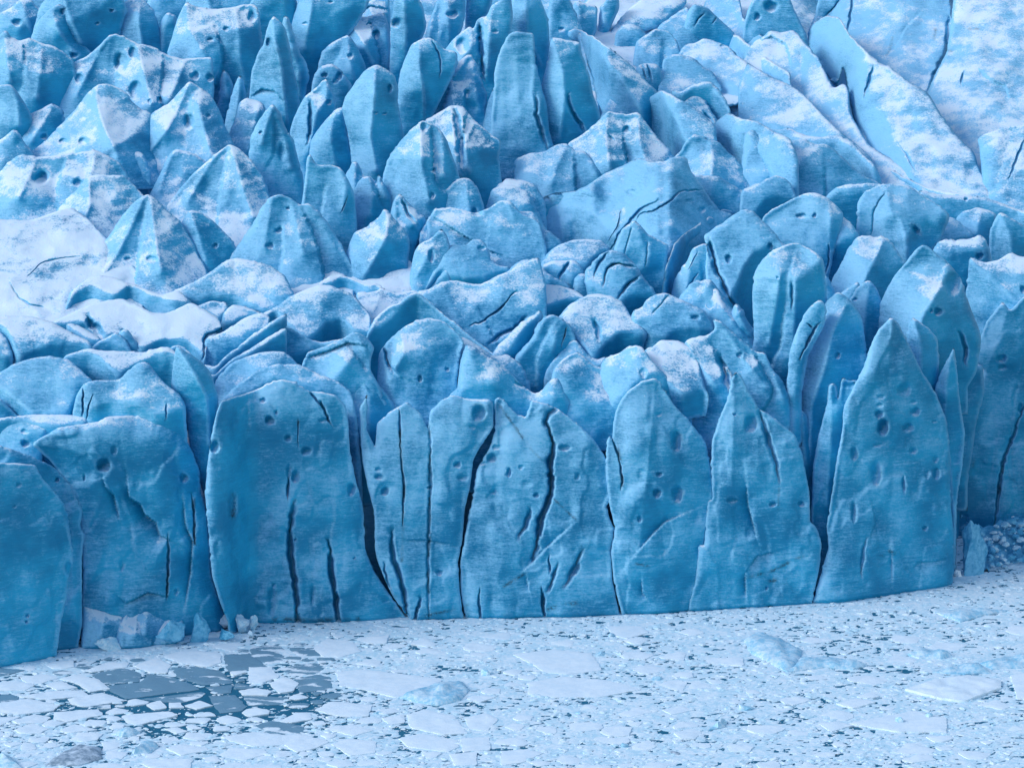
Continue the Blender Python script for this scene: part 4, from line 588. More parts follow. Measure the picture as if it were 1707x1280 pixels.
s('C1', "-140 700 -100 420 0 405 80 430 200 480 280 520 330 580 372 670 392 712 380 780 402 830 388 930 390 1250 372 1350", 0,
  "thin curving slab behind the outermost left cliff slab, with one round hole near its top", fv=-9, th=(85, 66), h=[(270, 570, 12, 12, 1.2)], T=.25, w=3.2, r=["330 600 345 800 340 1000 360 1250"], frost=.3, **KW)
s('C1', "-160 800 -120 500 0 488 80 488 170 498 200 560 240 600 290 660 320 720 330 800 348 950 328 1020 322 1100 292 1230 270 1400", 0,
  "outermost left cliff slab, smooth and vivid blue, with a pocket in its right edge", fv=3, th=(85, 60), b="-160 540 0 525 100 530 180 560 290 700 348 900", h=[(328, 990, 20, 32, 1.1), (130, 1213, 11, 10), (125, 1242, 8, 8), (88, 592, 14, 14, .5), (68, 695, 10, 8, .5)], T=.35, w=3.6, frost=.42, **KW)
s('C1', "1080 1240 1040 1140 1003 1010 992 850 972 640 985 480 1000 380 1015 300 1030 240 1050 190 1150 165 1240 130 1280 105 1340 93 1400 105 1470 150 1530 152 1600 170 1640 220 1652 300 1660 430 1683 550 1723 700 1733 900 1773 1000 1833 1090 1928 1222", 0,
  "main left column, broad and pale with two long black vertical cracks", th=(86, 66), b="970 260 1150 190 1340 125 1470 175 1600 200 1700 300 1930 400", T=.3, w=3.2, frost=.36,
  h=[(1247, 193, 14, 14), (1278, 288, 24, 22, 1.1), (1310, 250, 8, 10), (1365, 372, 19, 16), (1452, 433, 27, 19), (1400, 555, 22, 30, .9), (1368, 530, 12, 34, 1.), (1665, 615, 20, 30, 1.), (1018, 415, 22, 30, .9), (1100, 690, 16, 66, 1.), (1298, 1070, 10, 12), (1288, 1150, 20, 70, .8), (1482, 1115, 12, 50, .9), (1680, 940, 7, 7), (1400, 853, 8, 8), (1535, 285, 22, 14, .6)],
  c=[(17, 4.5, "1392 680 1378 780 1372 860 1388 1000 1405 1120 1410 1262"), (15, 4., "1560 860 1570 980 1588 1120 1606 1262"), (9, 2., "1515 195 1570 300"), (4, .8, "1415 285 1412 410"), (9, 2.2, "1368 560 1366 650"), (6, 1.2, "1455 140 1500 190 1520 215")],
  d=[(6, "1415 290 1412 400"), (12, "1098 640 1102 740"), (9, "1300 1225 1450 1235 1700 1225")], **KW)
s('C2', "350 1235 270 1120 235 1050 200 960 185 900 182 720 150 600 125 480 112 300 110 230 150 158 146 330 185 412 195 300 250 250 335 198 375 230 410 262 436 330 447 240 500 190 560 165 620 185 732 186 746 200 746 320 690 400 652 470 636 600 612 700 600 850 578 960 588 1100 608 1235", 0,
  "middle-left column, a flat pale wall streaked by a black vertical stain", th=(87, 70), T=.22, w=3.2, frost=.42, soft=.5,
  h=[(678, 255, 36, 38, .9), (205, 555, 22, 15), (232, 624, 22, 21), (202, 520, 18, 11, .6), (575, 497, 20, 15), (600, 558, 26, 16, .5), (490, 1010, 18, 15), (648, 318, 16, 12, .4), (442, 605, 10, 10)],
  c=[(6, 1.2, "300 240 303 350 308 450"), (6, 1.3, "308 450 322 600 315 780"), (16, 3.4, "262 815 272 960 300 1010 325 1110 342 1240"), (10, .9, "445 320 448 600 435 900 440 1240"), (9, 2., "402 1125 385 1180 375 1240"), (7, 1.4, "225 960 240 1040 265 1090")],
  d=[(7, "303 340 308 480 322 600 316 800 312 950"), (6, "446 340 440 620 448 800 435 1000 440 1100"), (9, "265 1120 290 1122"), (6, "380 1225 480 1200 600 1175")], st=[("320 850 420 850 560 870", .6, 30)], **KW)
s('C2', "615 1235 592 1100 590 960 612 830 632 730 655 600 668 520 690 480 728 420 757 320 753 185 775 178 797 182 822 222 870 265 902 262 925 190 990 205 1042 225 1120 280 1220 370 1272 450 1307 520 1312 620 1285 700 1300 760 1322 800 1303 900 1312 1050 1352 1230", 0,
  "middle-right column, pale and horizontally banded, with a curved dark crack through it", th=(87, 68), T=.2, w=3.2, frost=.42, soft=.5,
  h=[(1083, 418, 26, 17), (760, 415, 20, 13, .6), (738, 465, 26, 22, .8), (690, 490, 21, 10), (820, 536, 13, 23, 1.1), (878, 510, 14, 10, .5), (950, 642, 17, 12), (745, 625, 18, 13, .5), (1145, 555, 14, 16, .4)],
  c=[(18, 4.5, "1042 222 992 282 1010 330 1028 400 1014 500 1020 640 975 740 955 860 930 950"), (10, 2.6, "977 1085 980 1160 988 1240"), (14, 2., "922 708 900 770 868 840"), (18, 2.4, "1162 903 1130 990 1092 1062"), (13, 2., "1050 982 1030 1040 1002 1095"), (8, 1.8, "683 1090 680 1150 687 1240"), (6, 1.2, "1010 930 1015 1010")],
  d=[(5, "778 218 830 290 880 360 930 430 985 480 985 560"), (6, "610 1168 700 1130 900 1010"), (8, "1010 1180 1080 1160 1150 1150"), (4, "1035 660 1140 760")],
  st=[("1100 800 1000 890 900 990", 1.0, 60), ("900 1010 920 1100", .8, 40)], **KW)
s('C2', "1362 1230 1320 1060 1303 900 1325 800 1300 700 1280 560 1280 440 1287 370 1302 355 1310 380 1318 270 1340 210 1380 150 1440 110 1515 83 1560 140 1600 210 1650 260 1710 330 1756 400 1778 490 1795 676 1762 780 1745 880 1718 1030 1682 1240", 0,
  "tapering column with a curved peak and two stacked oval pits, right of the middle crack", th=(86, 70), T=.4, w=3.2, frost=.34, r=["1515 90 1500 300 1470 600 1440 900"],
  h=[(1611, 390, 26, 48, 1.), (1616, 637, 27, 42, 1.), (1522, 633, 22, 21), (1532, 543, 15, 13), (1440, 755, 11, 17), (1530, 258, 14, 12, .5)],
  c=[(7, 1.4, "1312 370 1335 440 1358 560 1350 610")], d=[(6, "1330 390 1350 480 1358 600"), (4, "1420 965 1500 980")], st=[("1650 730 1560 770 1500 830 1440 900", 1.5, 90), ("1450 1040 1455 1100 1480 1130", 1., 30)], **KW)
s('C3', "118 1285 150 1150 166 985 190 995 208 780 232 780 222 600 226 500 245 440 270 370 300 300 315 230 332 170 362 180 392 240 430 310 452 350 500 370 560 420 622 470 652 550 672 650 690 750 692 880 722 905 747 980 740 1080 702 1260", 0,
  "sharp-peaked column with a sloping right shoulder and a long inner groove", th=(86, 72), T=.35, w=3.2, frost=.34, r=["335 178 330 400 320 700"],
  h=[(410, 420, 32, 40, .8), (322, 778, 28, 15), (515, 798, 18, 13), (650, 796, 16, 15), (485, 1195, 8, 10), (335, 373, 8, 8)],
  c=[(16, 2.0, "452 355 480 440 510 540 545 680")], st=[("392 705 400 800 422 880 445 960", 2.0, 60), ("380 1120 440 1040 520 1020", 1.2, 80), ("385 1120 390 1240", 1.2, 50)],
  d=[(6, "380 1150 520 1110 640 1050 690 1035"), (8, "500 1160 535 1158"), (4, "545 720 540 840")], **KW)
s('C3', "700 1290 690 1000 705 620 730 480 770 330 780 230 800 222 820 232 825 300 845 190 870 212 922 210 900 300 862 420 840 700 820 1000", 0,
  "narrow splintered plate standing against the left side of the tall right-hand column", th=(86, 80), T=.6, w=6, r=["800 228 790 500 770 800"], frost=-.05, **{**KW, 'Y': sea_Y(1006) + 5, 'thick': 6})
s('C3', "700 1285 745 1120 780 1000 770 900 800 720 818 590 845 450 852 330 900 240 945 150 985 30 1015 -30 1077 -90 1112 -60 1150 20 1190 100 1230 180 1290 270 1340 400 1356 560 1360 800 1376 950 1374 1100 1366 1200", 0,
  "tall tapering right-hand column dotted with round pits, the highest of the cliff", th=(84, 70), b="700 150 900 230 985 170 1060 135 1140 130 1200 160 1376 220", T=.28, w=3.2, frost=.42,
  h=[(1020, 373, 22, 19), (1036, 435, 30, 40, 1.1), (1190, 360, 23, 22), (1155, 435, 25, 24, .8), (1138, 255, 32, 34, .45), (1025, 328, 16, 10, .5), (1182, 313, 18, 10, .5), (900, 562, 18, 32, .9), (1004, 655, 26, 60, .9), (899, 840, 13, 50, 1.), (1287, 585, 15, 17, .6), (1290, 655, 20, 28, .8), (1236, 912, 14, 12), (1180, 545, 22, 15, .7), (1012, 518, 20, 10, .6), (1280, 405, 12, 8, .6), (1030, 290, 18, 12, .4), (1247, 660, 12, 22, .5)],
  c=[(8, 1.0, "1137 670 1135 740"), (10, 1., "960 960 940 1060 935 1140")], d=[(7, "812 590 795 650 790 710"), (7, "1070 1020 1090 1030"), (5, "1020 1035 1040 1045")],
  st=[("975 960 1000 880 985 800", .8, 50), ("1180 1100 1200 1070 1290 1065 1350 1045", .9, 40), ("1080 1000 1085 1170", .6, 40)], **{**KW, 'thick': 14})
s('C3', "1370 1160 1362 800 1330 400 1282 260 1312 170 1376 50 1388 150 1402 300 1428 460 1415 620 1390 760 1384 1120", 0,
  "thin dagger-shaped blade rising behind the right edge of the tallest column", th=(88, 82), T=.7, w=3.2, r=["1374 60 1340 200 1332 400"], **{**KW, 'Y': sea_Y(960) , 'thick': 6})
s('C3', "1370 600 1380 190 1402 145 1440 125 1512 140 1520 260 1480 420 1440 700", 700, "ragged-topped blue panel between the dagger-shaped blade and the far right wall", th=(86, 78), Y=sea_Y(905) + 2)
s('C3', "1380 1080 1390 880 1402 640 1432 450 1484 300 1520 160 1475 120 1490 30 1530 -70 1606 -165 1640 -120 1707 -190 1780 -190 1860 -100 1880 600 1880 1080", 0,
  "massive far right wall, pale upper left and deep blue below, standing back from the water", th=(84, 72), r=["1625 -110 1590 20 1530 160 1450 420", "1850 0 1840 400"], T=.3, w=3.2,
  h=[(1600, 108, 24, 20), (1602, 150, 20, 15, .6), (1690, 345, 14, 24)], c=[(10, 2.2, "1500 170 1460 300 1425 430"), (9, 2.2, "1707 330 1650 480 1605 600 1590 720 1568 900")], d=[(8, "1405 560 1400 640"), (12, "1408 690 1415 730"), (8, "1610 600 1600 680 1585 740"), (8, "1470 580 1465 620")], frost=.1, **{**KW, 'Y': sea_Y(893)})
s('C1', "385 1320 392 1180 398 1105 440 1135 520 1150 560 1160 592 1190 640 1135 690 1102 740 1118 780 1145 825 1130 862 1175 868 1220 880 1320", 0, "crumpled pale apron of ice with a scalloped top at the scarred cliff block's foot", fv=-6, th=(70, 40), T=.7, w=4, frost=.6, snow=.14, r=["690 1105 700 1200 690 1300", "500 1150 480 1300"], **{**KW, 'name': 'ice_apron', 'thick': 4, 'rough': 1.6, 'cat': 'collapsed ice', 'group': 'collapsed blocks at the foot of the left cliff'})
s('C1', "540 1340 560 1250 600 1200 640 1170 700 1180 740 1165 755 1220 800 1215 860 1225 875 1290 870 1340", 0, "low bulging toe of ice in front of the crumpled apron, lapping the water", fv=-1, th=(64, 36), T=.9, w=4, frost=.6, snow=.16, r=["650 1180 640 1300", "800 1220 810 1320"], **{**KW, 'name': 'ice_apron', 'thick': 3, 'rough': 1.6, 'cat': 'collapsed ice', 'group': 'collapsed blocks at the foot of the left cliff'})
# ================================================================== terrain below the seracs, water, drift ice
def snow_mat(name, col, rough=.8, bump=.3, sc_=2.5, col2=None):
    m, t, b = mat(name); geo = t.nodes.new("ShaderNodeNewGeometry")
    n = noise(t, geo.outputs['Position'], sc_, 6, .65); n2 = noise(t, geo.outputs['Position'], sc_ * .25, 4, .6)
    rnd = N(t, "ShaderNodeObjectInfo").outputs['Random']
    c = mixc(t, mapr(t, math_n(t, 'ADD', math_n(t, 'MULTIPLY', n, .6), math_n(t, 'MULTIPLY', n2, .6)), .45, .75), col2 or tuple(x * .8 for x in col), col)
    L(t, c, b.inputs['Base Color']); b.inputs['Roughness'].default_value = rough
    bp = t.nodes.new("ShaderNodeBump"); bp.inputs['Strength'].default_value = bump; bp.inputs['Distance'].default_value = .15
    L(t, n, bp.inputs['Height']); L(t, bp.outputs[0], b.inputs['Normal'])
    return m
FLOE = snow_mat("snowy_floe", (.86, .91, .96), .8, .3, 1.2, (.76, .85, .93))
def grey_ice():
    m, t, b = mat("thin_grey_ice"); geo = t.nodes.new("ShaderNodeNewGeometry"); rnd = N(t, "ShaderNodeObjectInfo").outputs['Random']
    n = noise(t, mapping(t, geo.outputs['Position'], (.2, .55, 1), (0, 0, R(12))), 1.0, 5, .55, .4); n2 = noise(t, geo.outputs['Position'], 3., 4, .6)
    f = mapr(t, math_n(t, 'ADD', math_n(t, 'ADD', n, math_n(t, 'MULTIPLY', n2, .12)), math_n(t, 'MULTIPLY', rnd, .16)),   .69, .78)
    L(t, mixc(t, f, mixc(t, n2, (.17, .30, .40), (.24, .38, .48)), (.82, .88, .94)), b.inputs['Base Color'])
    L(t, mapr(t, f, 0, 1, .22, .8, False), b.inputs['Roughness']); return m
GREY = grey_ice()
BERG = snow_mat("berg_ice", (.70, .83, .92), .5, .6, 1.6, (.30, .60, .78))
BLUEB = snow_mat("debris_ice", (.20, .54, .76), .45, .7, 1.4, (.04, .32, .54))
BRASH = snow_mat("brash_ice", (.84, .90, .95), .8, .2, 1.6, (.54, .75, .86))
RUBBLE_D = snow_mat("dirty_ice", (.62, .70, .80), .7, .6, .9, (.16, .24, .32))

def water_material():
    m, t, b = mat("cold_water"); geo = t.nodes.new("ShaderNodeNewGeometry")
    b.inputs['Base Color'].default_value = (.03, .15, .24, 1); b.inputs['Roughness'].default_value = .12; b.inputs['IOR'].default_value = 1.333
    n = noise(t, geo.outputs['Position'], 1.5, 4, .6); bp = t.nodes.new("ShaderNodeBump"); bp.inputs['Strength'].default_value = .15; bp.inputs['Distance'].default_value = .05
    L(t, n, bp.inputs['Height']); L(t, bp.outputs[0], b.inputs['Normal']); return m
WATER = water_material()
o = new_mesh("water", [(-1500, 60, 0), (1500, 60, 0), (1500, 900, 0), (-1500, 900, 0)], [(0, 1, 2, 3)], WATER, origin=np.zeros(3)); tag(o, kind='structure')

def bed_z(X, Yv):
    Yf = np.interp(X, FX, FY) + 5
    z = 28 + SLOPE * (Yv - Yf)
    return z
xs = np.arange(-330, 331, 3.0); ys = np.arange(0, 620, 3.0)
gx, gy = np.meshgrid(xs, ys); Yf = np.interp(gx, FX, FY) + 11
Yw = Yf + gy; far = np.clip((gy - 330) / 200, 0, 1)
# depth below the mean surface: shallow in the snowfields, deep among the towers
snowy = np.exp(-(((gx + 62) / 30) ** 2 + ((gy - 75) / 42) ** 2)) + np.exp(-(((gx - 70) / 45) ** 2 + ((gy - 190) / 70) ** 2))
dep = 13 - 9.5 * np.clip(snowy, 0, 1)
Z = bed_z(gx, Yw) - dep + fbm(np.stack([gx * .05, Yw * .05, gx * 0], -1), 4) * 3.0
Z = Z + far * 0
verts = np.stack([gx, Yw, Z], -1).reshape(-1, 3); nx, ny = len(xs), len(ys)
faces = [(j * nx + i, j * nx + i + 1, (j + 1) * nx + i + 1, (j + 1) * nx + i) for j in range(ny - 1) for i in range(nx - 1)]
# its own submerged front wall
base = len(verts); verts = np.vstack([verts, np.stack([gx[0], Yw[0] , np.full(nx, -3.)], -1)])
faces += [(base + i, base + i + 1, i + 1, i) for i in range(nx - 1)]
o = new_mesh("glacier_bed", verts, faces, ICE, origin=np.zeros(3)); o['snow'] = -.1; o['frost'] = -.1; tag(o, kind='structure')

rng = np.random.default_rng(11)
random.seed(5)
def sea_pt(u, v, z=0.): return place(u, v, sea_Y(v, z)) 
def sea_xy(P, z=0.):
    P = np.asarray(P, float); out = []
    for u, v in P:
        Yc = sea_Y(v, z); q = place(u, v, Yc); out.append(q)
    return np.array(out)
# note: place() measures Y along +Y; refine the meeting point with the water exactly
def ground(P, z=0.):
    P = np.asarray(P, float).reshape(-1, 2)
    b = (IH / 2 - P[:, 1]) * A; a = (P[:, 0] - IW / 2) * A
    dy = cp + b * sp_; dz = -sp_ + b * cp; t = (z - CAM_Z) / dz
    return np.stack([a * t, dy * t], 1)
# ---- irregular plate from an outline on the water
def plate(name, XY, h, m, label, group, z0=-.12, bumpy=.05, cat='ice floe', tilt=0., ragged=.12, mound=0.):
    XY = np.asarray(XY, float); loop = np.vstack([XY, XY[:1]])
    q = resample(loop, .45)[:-1]; ph = rng.uniform(0, 99)
    for ax in (0, 1): q[:, ax] += ragged * fbm(np.stack([q[:, 0] * 1.3, q[:, 1] * 1.3, np.full(len(q), ph + ax * 7)], 1), 3, .7)
    lo, hi = q.min(0), q.max(0); st_ = max(.5, (hi - lo).max() / 26)
    gx, gy = np.meshgrid(np.arange(lo[0], hi[0], st_), np.arange(lo[1], hi[1], st_))
    P = np.stack([gx.ravel(), gy.ravel()], 1) + rng.uniform(-.2, .2, (gx.size, 2)) * st_
    P = P[inside(P, q)]
    if len(P): P = P[seg_dist(P, np.vstack([q, q[:1]]))[0] > .3]
    area = .5 * np.sum(q[:, 0] * np.roll(q[:, 1], -1) - np.roll(q[:, 0], -1) * q[:, 1])
    if area < 0: q = q[::-1]
    V, F, ov = cdt(q, P)
    d, _, _ = seg_dist(V, np.vstack([q, q[:1]]))
    z = h - .06 * np.exp(-d / .12) + bumpy * fbm(np.stack([V[:, 0] * .7, V[:, 1] * .7, np.full(len(V), ph)], 1), 3) * np.clip(d / .4, 0, 1)
    c = q.mean(0); z = z + tilt * (V[:, 0] - c[0])
    if mound: z = z + mound * np.sqrt(np.clip(d / (d.max() + 1e-6), 0, 1)) * (.7 + .5 * fbm(np.stack([V[:, 0] * .5, V[:, 1] * .5, np.full(len(V), ph)], 1), 2))
    V3 = np.column_stack([V, np.maximum(z, z0 + .05)]); n = len(V3)
    bnd_ids = {}
    for i, p in enumerate(V):
        if d[i] < 1e-3: bnd_ids[i] = n + len(bnd_ids)
    lowr = np.array([[V[i, 0], V[i, 1], z0] for i in bnd_ids])
    V3 = np.vstack([V3, lowr])
    from collections import Counter
    ed = {}
    for f in F:
        for a_, b_ in zip(f, f[1:] + f[:1]): ed[(a_, b_)] = 1
    sidef = [(b_, a_, bnd_ids[a_], bnd_ids[b_]) for (a_, b_) in ed if (b_, a_) not in ed and a_ in bnd_ids and b_ in bnd_ids]
    o = new_mesh(name, V3, F + sidef, m, sharp=40); tag(o, label, cat, group)
    return o
taken = []   # plan outlines already used
def traced(tile, pts, h, m, label, name='ice_floe', group='ice floes on the lagoon', lift=0., **k):
    P = px(tile, pts); XY = ground(P, h * .5); taken.append(XY)
    if label in LABELS: print('DUP', label)
    LABELS[label] = 1
    return plate(name, XY, h, m, label, group, **k)
TG = 'thin plates of ice at the foot of the left cliff'
traced('D1', "575 545 780 500 900 540 880 590 640 610", .12, GREY, "dark grey see-through plate, the leftmost large one of the fractured patch", group=TG)
traced('D1', "650 620 880 595 950 540 1080 560 1200 600 1265 640 1090 660 880 690 800 700 700 650", .12, GREY, "largest dark grey plate in the centre of the fractured patch", group=TG)
traced('D1', "1085 500 1240 495 1390 520 1480 600 1280 610 1110 560", .12, GREY, "grey plate with a frosted corner, right of the fractured patch's centre", group=TG)
traced('D1', "1410 420 1580 410 1700 500 1440 530 1420 480", .12, GREY, "streaked grey plate high in the fractured patch, below the cliff corner", group=TG)
traced('D1', "1300 625 1470 610 1460 660 1380 672", .12, GREY, "small grey plate wedged at the right of the fractured patch", group=TG)
traced('D1', "890 700 1060 680 1270 655 1300 665 1270 690 1150 725 1060 720", .12, GREY, "narrow grey plate along the lower rim of the fractured patch", group=TG)
traced('D1', "1320 680 1490 675 1560 750 1530 775 1390 790 1350 740", .12, GREY, "square grey plate near the lower right of the fractured patch", group=TG)
traced('D1', "1535 680 1707 685 1830 690 1780 735 1570 740", .12, GREY, "grey plate with a pale top strip, right end of the fractured patch", group=TG)
traced('D2', "-10 370 180 350 215 400 190 470 90 480 -10 430", .12, GREY, "rounded grey plate at the upper right of the fractured patch", group=TG)
traced('D2', "220 375 400 375 500 430 290 430", .12, GREY, "long dark grey sliver pointing right, near the cliff foot", group=TG)
traced('D2', "170 505 400 470 480 500 400 545 240 555", .12, GREY, "grey plate crossed by a pale wedge, right part of the fractured patch", group=TG)
traced('D2', "270 570 420 545 500 560 510 640 300 660", .12, GREY, "grey plate with a snowy corner at the right limit of the fractured patch", group=TG)
traced('D2', "10 870 110 835 330 870 320 920 110 920", .12, GREY, "dull grey oval plate below the fractured patch", group=TG)
FG = 'white ice floes on the lagoon'
W_ = [("D1", "120 560 280 545 380 565 250 605 170 600", "thin white floe at the left, first in the row under the outermost slab"),
("D1", "290 610 380 585 490 630 360 645", "small white floe between two longer ones at the left of the fractured patch"),
("D1", "380 575 480 545 620 575 695 635 570 655 480 600", "white pointed floe touching the dark plates on their left"),
("D1", "120 685 330 650 520 645 560 680 300 705", "long flat white floe left of the dark plates"),
("D1", "-20 730 180 700 380 740 330 775 110 800 -20 780", "large white floe at the left edge below the dark plates"),
("D1", "430 700 650 660 790 710 560 750 450 735", "grey-white floe under the left corner of the dark plates"),
("D1", "540 520 680 470 820 470 800 500 580 530", "white floe just off the foot of the left rubble"),
("D1", "840 490 990 440 1080 490 1050 540 950 535", "pale floe with a shaded right half near the left cliff foot"),
("D1", "1030 430 1180 390 1390 410 1400 470 1310 500 1130 470", "broad snowy floe with a grey front edge at the cliff foot"),
("D1", "925 735 1010 710 1060 755 980 770", "small white triangle of ice below the largest dark plate"),
("D1", "1070 725 1140 722 1165 755 1075 758", "small square white floe below the largest dark plate"),
("D1", "1170 745 1260 710 1345 740 1240 765", "white floe with a green-dark water gap at its right"),
("D1", "1510 650 1620 630 1720 650 1690 680 1540 675", "white strip of ice right of the dark plates"),
("D1", "-20 600 100 590 230 610 160 645 -20 650", "pale broken floe at the left edge under the outermost slab"),
("D1", "1040 890 1120 880 1190 905 1120 920", "isolated white flake in the brash at lower left"),
("D1", "1400 940 1600 910 1830 930 1800 990 1600 1000 1470 970", "wide white floe at the bottom left of centre"),
("D2", "385 380 480 320 640 340 690 400 560 435 440 430", "big smooth white floe beside the fractured patch near the cliff"),
("D2", "-20 500 120 500 175 560 60 600 -20 600", "white corner floe in the middle of the fractured patch"),
("D2", "110 600 210 560 300 600 260 650 170 665", "crumbling white floe among the grey plates"),
("D2", "530 530 700 515 980 545 1200 580 1190 640 900 690 700 640 560 620", "very large smooth white floe in the bottom centre left"),
("D2", "395 770 500 715 760 740 730 810 600 815 470 790", "clean white floe with straight sides below the grey oval plate"),
("D2", "180 840 280 785 370 790 380 830 260 850", "white wedge of ice lying beside the grey oval plate"),
("D2", "980 800 1090 765 1280 810 1360 920 1200 925 1000 880", "large white floe with a grey notch, bottom centre"),
("D2", "930 950 1060 920 1300 960 1310 1000 1240 1035 980 1000", "white floe with a sharp dark right corner, bottom centre"),
("D2", "1315 950 1500 940 1510 1020 1330 1035", "square white floe right of the sharp-cornered floe at the bottom"),
("D2", "150 935 300 920 490 970 380 1020 280 1035 190 980", "flat white floe at the bottom left of centre, below the grey oval plate"),
("D2", "500 985 620 950 790 970 780 1040 620 1060", "white floe with a grey upper rim at the bottom left of centre"),
("D2", "-40 920 130 930 190 985 20 1000 -60 980", "long white floe under the grey oval plate's left end"),
("D2", "450 885 640 860 760 900 640 935 540 910", "thin raft of layered white ice in the bottom left of centre"),
("D2", "820 820 960 800 970 850 870 865", "small white lozenge left of the floe with the grey notch"),
("D2", "1350 820 1480 790 1560 830 1490 900 1370 890", "rounded white floe right of the floe with the grey notch"),
("D2", "1250 1050 1420 1035 1420 1120 1280 1120", "white floe cut by the bottom edge in the centre"),
("D3", "60 420 300 390 550 410 620 520 400 545 250 530 180 480", "big flat white floe with a curled scratch, bottom centre right"),
("D3", "150 600 380 560 640 580 870 640 600 690 300 690 160 670", "longest white floe, like a blade pointing right, bottom centre"),
("D3", "640 240 860 240 920 280 780 320 700 300", "square white floe near the cliff foot in the centre right"),
("D3", "-20 1030 130 1020 250 1040 120 1100 -20 1120", "white floe by a strip of grey water at the bottom centre"),
("D3", "710 410 850 400 950 420 900 450 760 445", "small smooth floe below the square one, centre right"),
("D3", "1000 770 1120 745 1200 770 1060 800", "faint white floe in the brash of the lower right centre"),
("D4", "465 920 580 890 680 910 560 945", "pale smooth floe in the brash, lower right"),
("D4", "530 1030 900 960 1080 1000 1080 1080 800 1075", "wide snowy floe carrying two lumps at the lower right"),
("D4", "1440 760 1600 740 1600 900 1480 890", "white floe cut by the right edge of the view")]
for t_, p_, l_ in W_:
    traced(t_, p_, .22 if t_ != 'D4' else .3, FLOE, l_, group=FG, bumpy=.05)
# ---- raised bergs and tilted slabs
def rock(name, c, size, m, label, cat='ice block', group=None, seed=None, sub=4, flat=.0, ang=.32, rot=None, stretch=(1, 1, 1), facets=14, parent_objs=None):
    """angular chunk: a sphere cut by random planes, then worn by noise"""
    r_ = np.random.default_rng(seed if seed is not None else int(rng.integers(1e9)))
    import bmesh
    bm = bmesh.new(); bmesh.ops.create_icosphere(bm, subdivisions=sub, radius=1)
    V = np.array([v.co[:] for v in bm.verts]); F = [[v.index for v in f.verts] for f in bm.faces]; bm.free()
    for _ in range(facets):
        n = r_.normal(size=3); n /= np.linalg.norm(n); dcut = r_.uniform(.42, .8)
        over = np.maximum(V @ n - dcut, 0); V = V - over[:, None] * n * .96
    V = V + (.10 + .06 * (sub > 2)) * fbm(V * 2.1 + r_.uniform(0, 99), 4, .6)[:, None] * V
    V = V * np.array(stretch) * np.array(size); a = r_.uniform(0, 6.28) if rot is None else rot
    ca, sa = math.cos(a), math.sin(a); V[:, :2] = V[:, :2] @ np.array([[ca, sa], [-sa, ca]])
    if name is None: return V + c, F
    o = new_mesh(name, V + np.array(c), F, m, sharp=38)
    tag(o, label, cat, group); return o
def berg(tile, pts, top, label, m=BERG, h=.3, mound=1.0, cat='iceberg', name='iceberg', **k):
    return traced(tile, pts, h, m, label, name=name, group='small bergs frozen into the brash', mound=mound * .75, cat=cat, bumpy=.15, z0=-.3, **k)
berg('D4', "-60 560 30 520 150 560 270 620 250 700 190 742 90 690 -20 630", 0, "pale berg with a vertical slit in its blue flank, right half of the lagoon", mound=1.6)
berg('D4', "190 742 260 660 400 660 540 680 640 700 560 725 400 715 300 725", 0, "low white tail of ice stretching right from the slit berg", mound=.9)
berg('D4', "1010 405 1180 385 1430 395 1300 420 1160 458", 0, "flat arrow-shaped berg with a blue tip, near the far right column", mound=.9)
berg('D4', "1010 740 1160 700 1260 690 1330 745 1180 752", 0, "left piece of the long low berg at the right edge", mound=1.0)
berg('D4', "1270 690 1430 650 1600 640 1600 710 1340 725", 0, "right piece of the long low berg cut by the right edge", mound=1.0)
berg('D4', "850 840 1000 790 1200 760 1380 790 1390 830 1180 905 1050 890", 0, "broad white tabular berg with a blue front rim, right side of the lagoon", m=FLOE, h=.45, mound=.3)
berg('D4', "860 640 920 610 1060 625 1120 650 1060 665 920 660", 0, "row of three rounded lumps frozen together, right side of the lagoon", mound=1.3)
berg('D2', "930 690 1060 640 1200 600 1330 590 1370 650 1310 710 1180 740 1050 720", 0, "rumpled snow-draped berg with fluted blue sides, bottom centre", mound=1.5)
berg('D1', "280 1120 400 1040 500 990 640 1010 640 1080 500 1120", 0, "grey dirt-stained berg in the bottom left corner", m=RUBBLE_D, mound=1.0)
berg('D1', "-40 1140 -20 1070 60 1060 140 1140", 0, "blue-white berg cut off by the bottom left corner", mound=1.6)
berg('D1', "830 1050 880 990 960 975 1010 1000 940 1045", 0, "small peaked blue berg in the lower left brash", mound=1.3)
berg('D3', "1290 900 1350 850 1410 840 1400 875", 0, "tilted dark-sided slab sticking out of the brash, lower right centre", mound=1.4)
berg('D1', "700 920 800 885 900 915 780 940", 0, "low blue-white lump left of the peaked blue berg", mound=.8)
def lump(u, v, wpx, hpx, label, m=BERG, **k):
    P = ground([(u, v)])[0]; mpp = math.hypot(P[0], P[1], ) * A; 
    if label in LABELS: print('DUP', label)
    LABELS[label] = 1
    return rock('ice_block', (P[0], P[1] + .3 * wpx * mpp / 2, .1 * hpx * mpp), (wpx * mpp / 2, wpx * mpp / 2 * .8, hpx * mpp * .62), m, label, group='loose blocks of ice', **k)
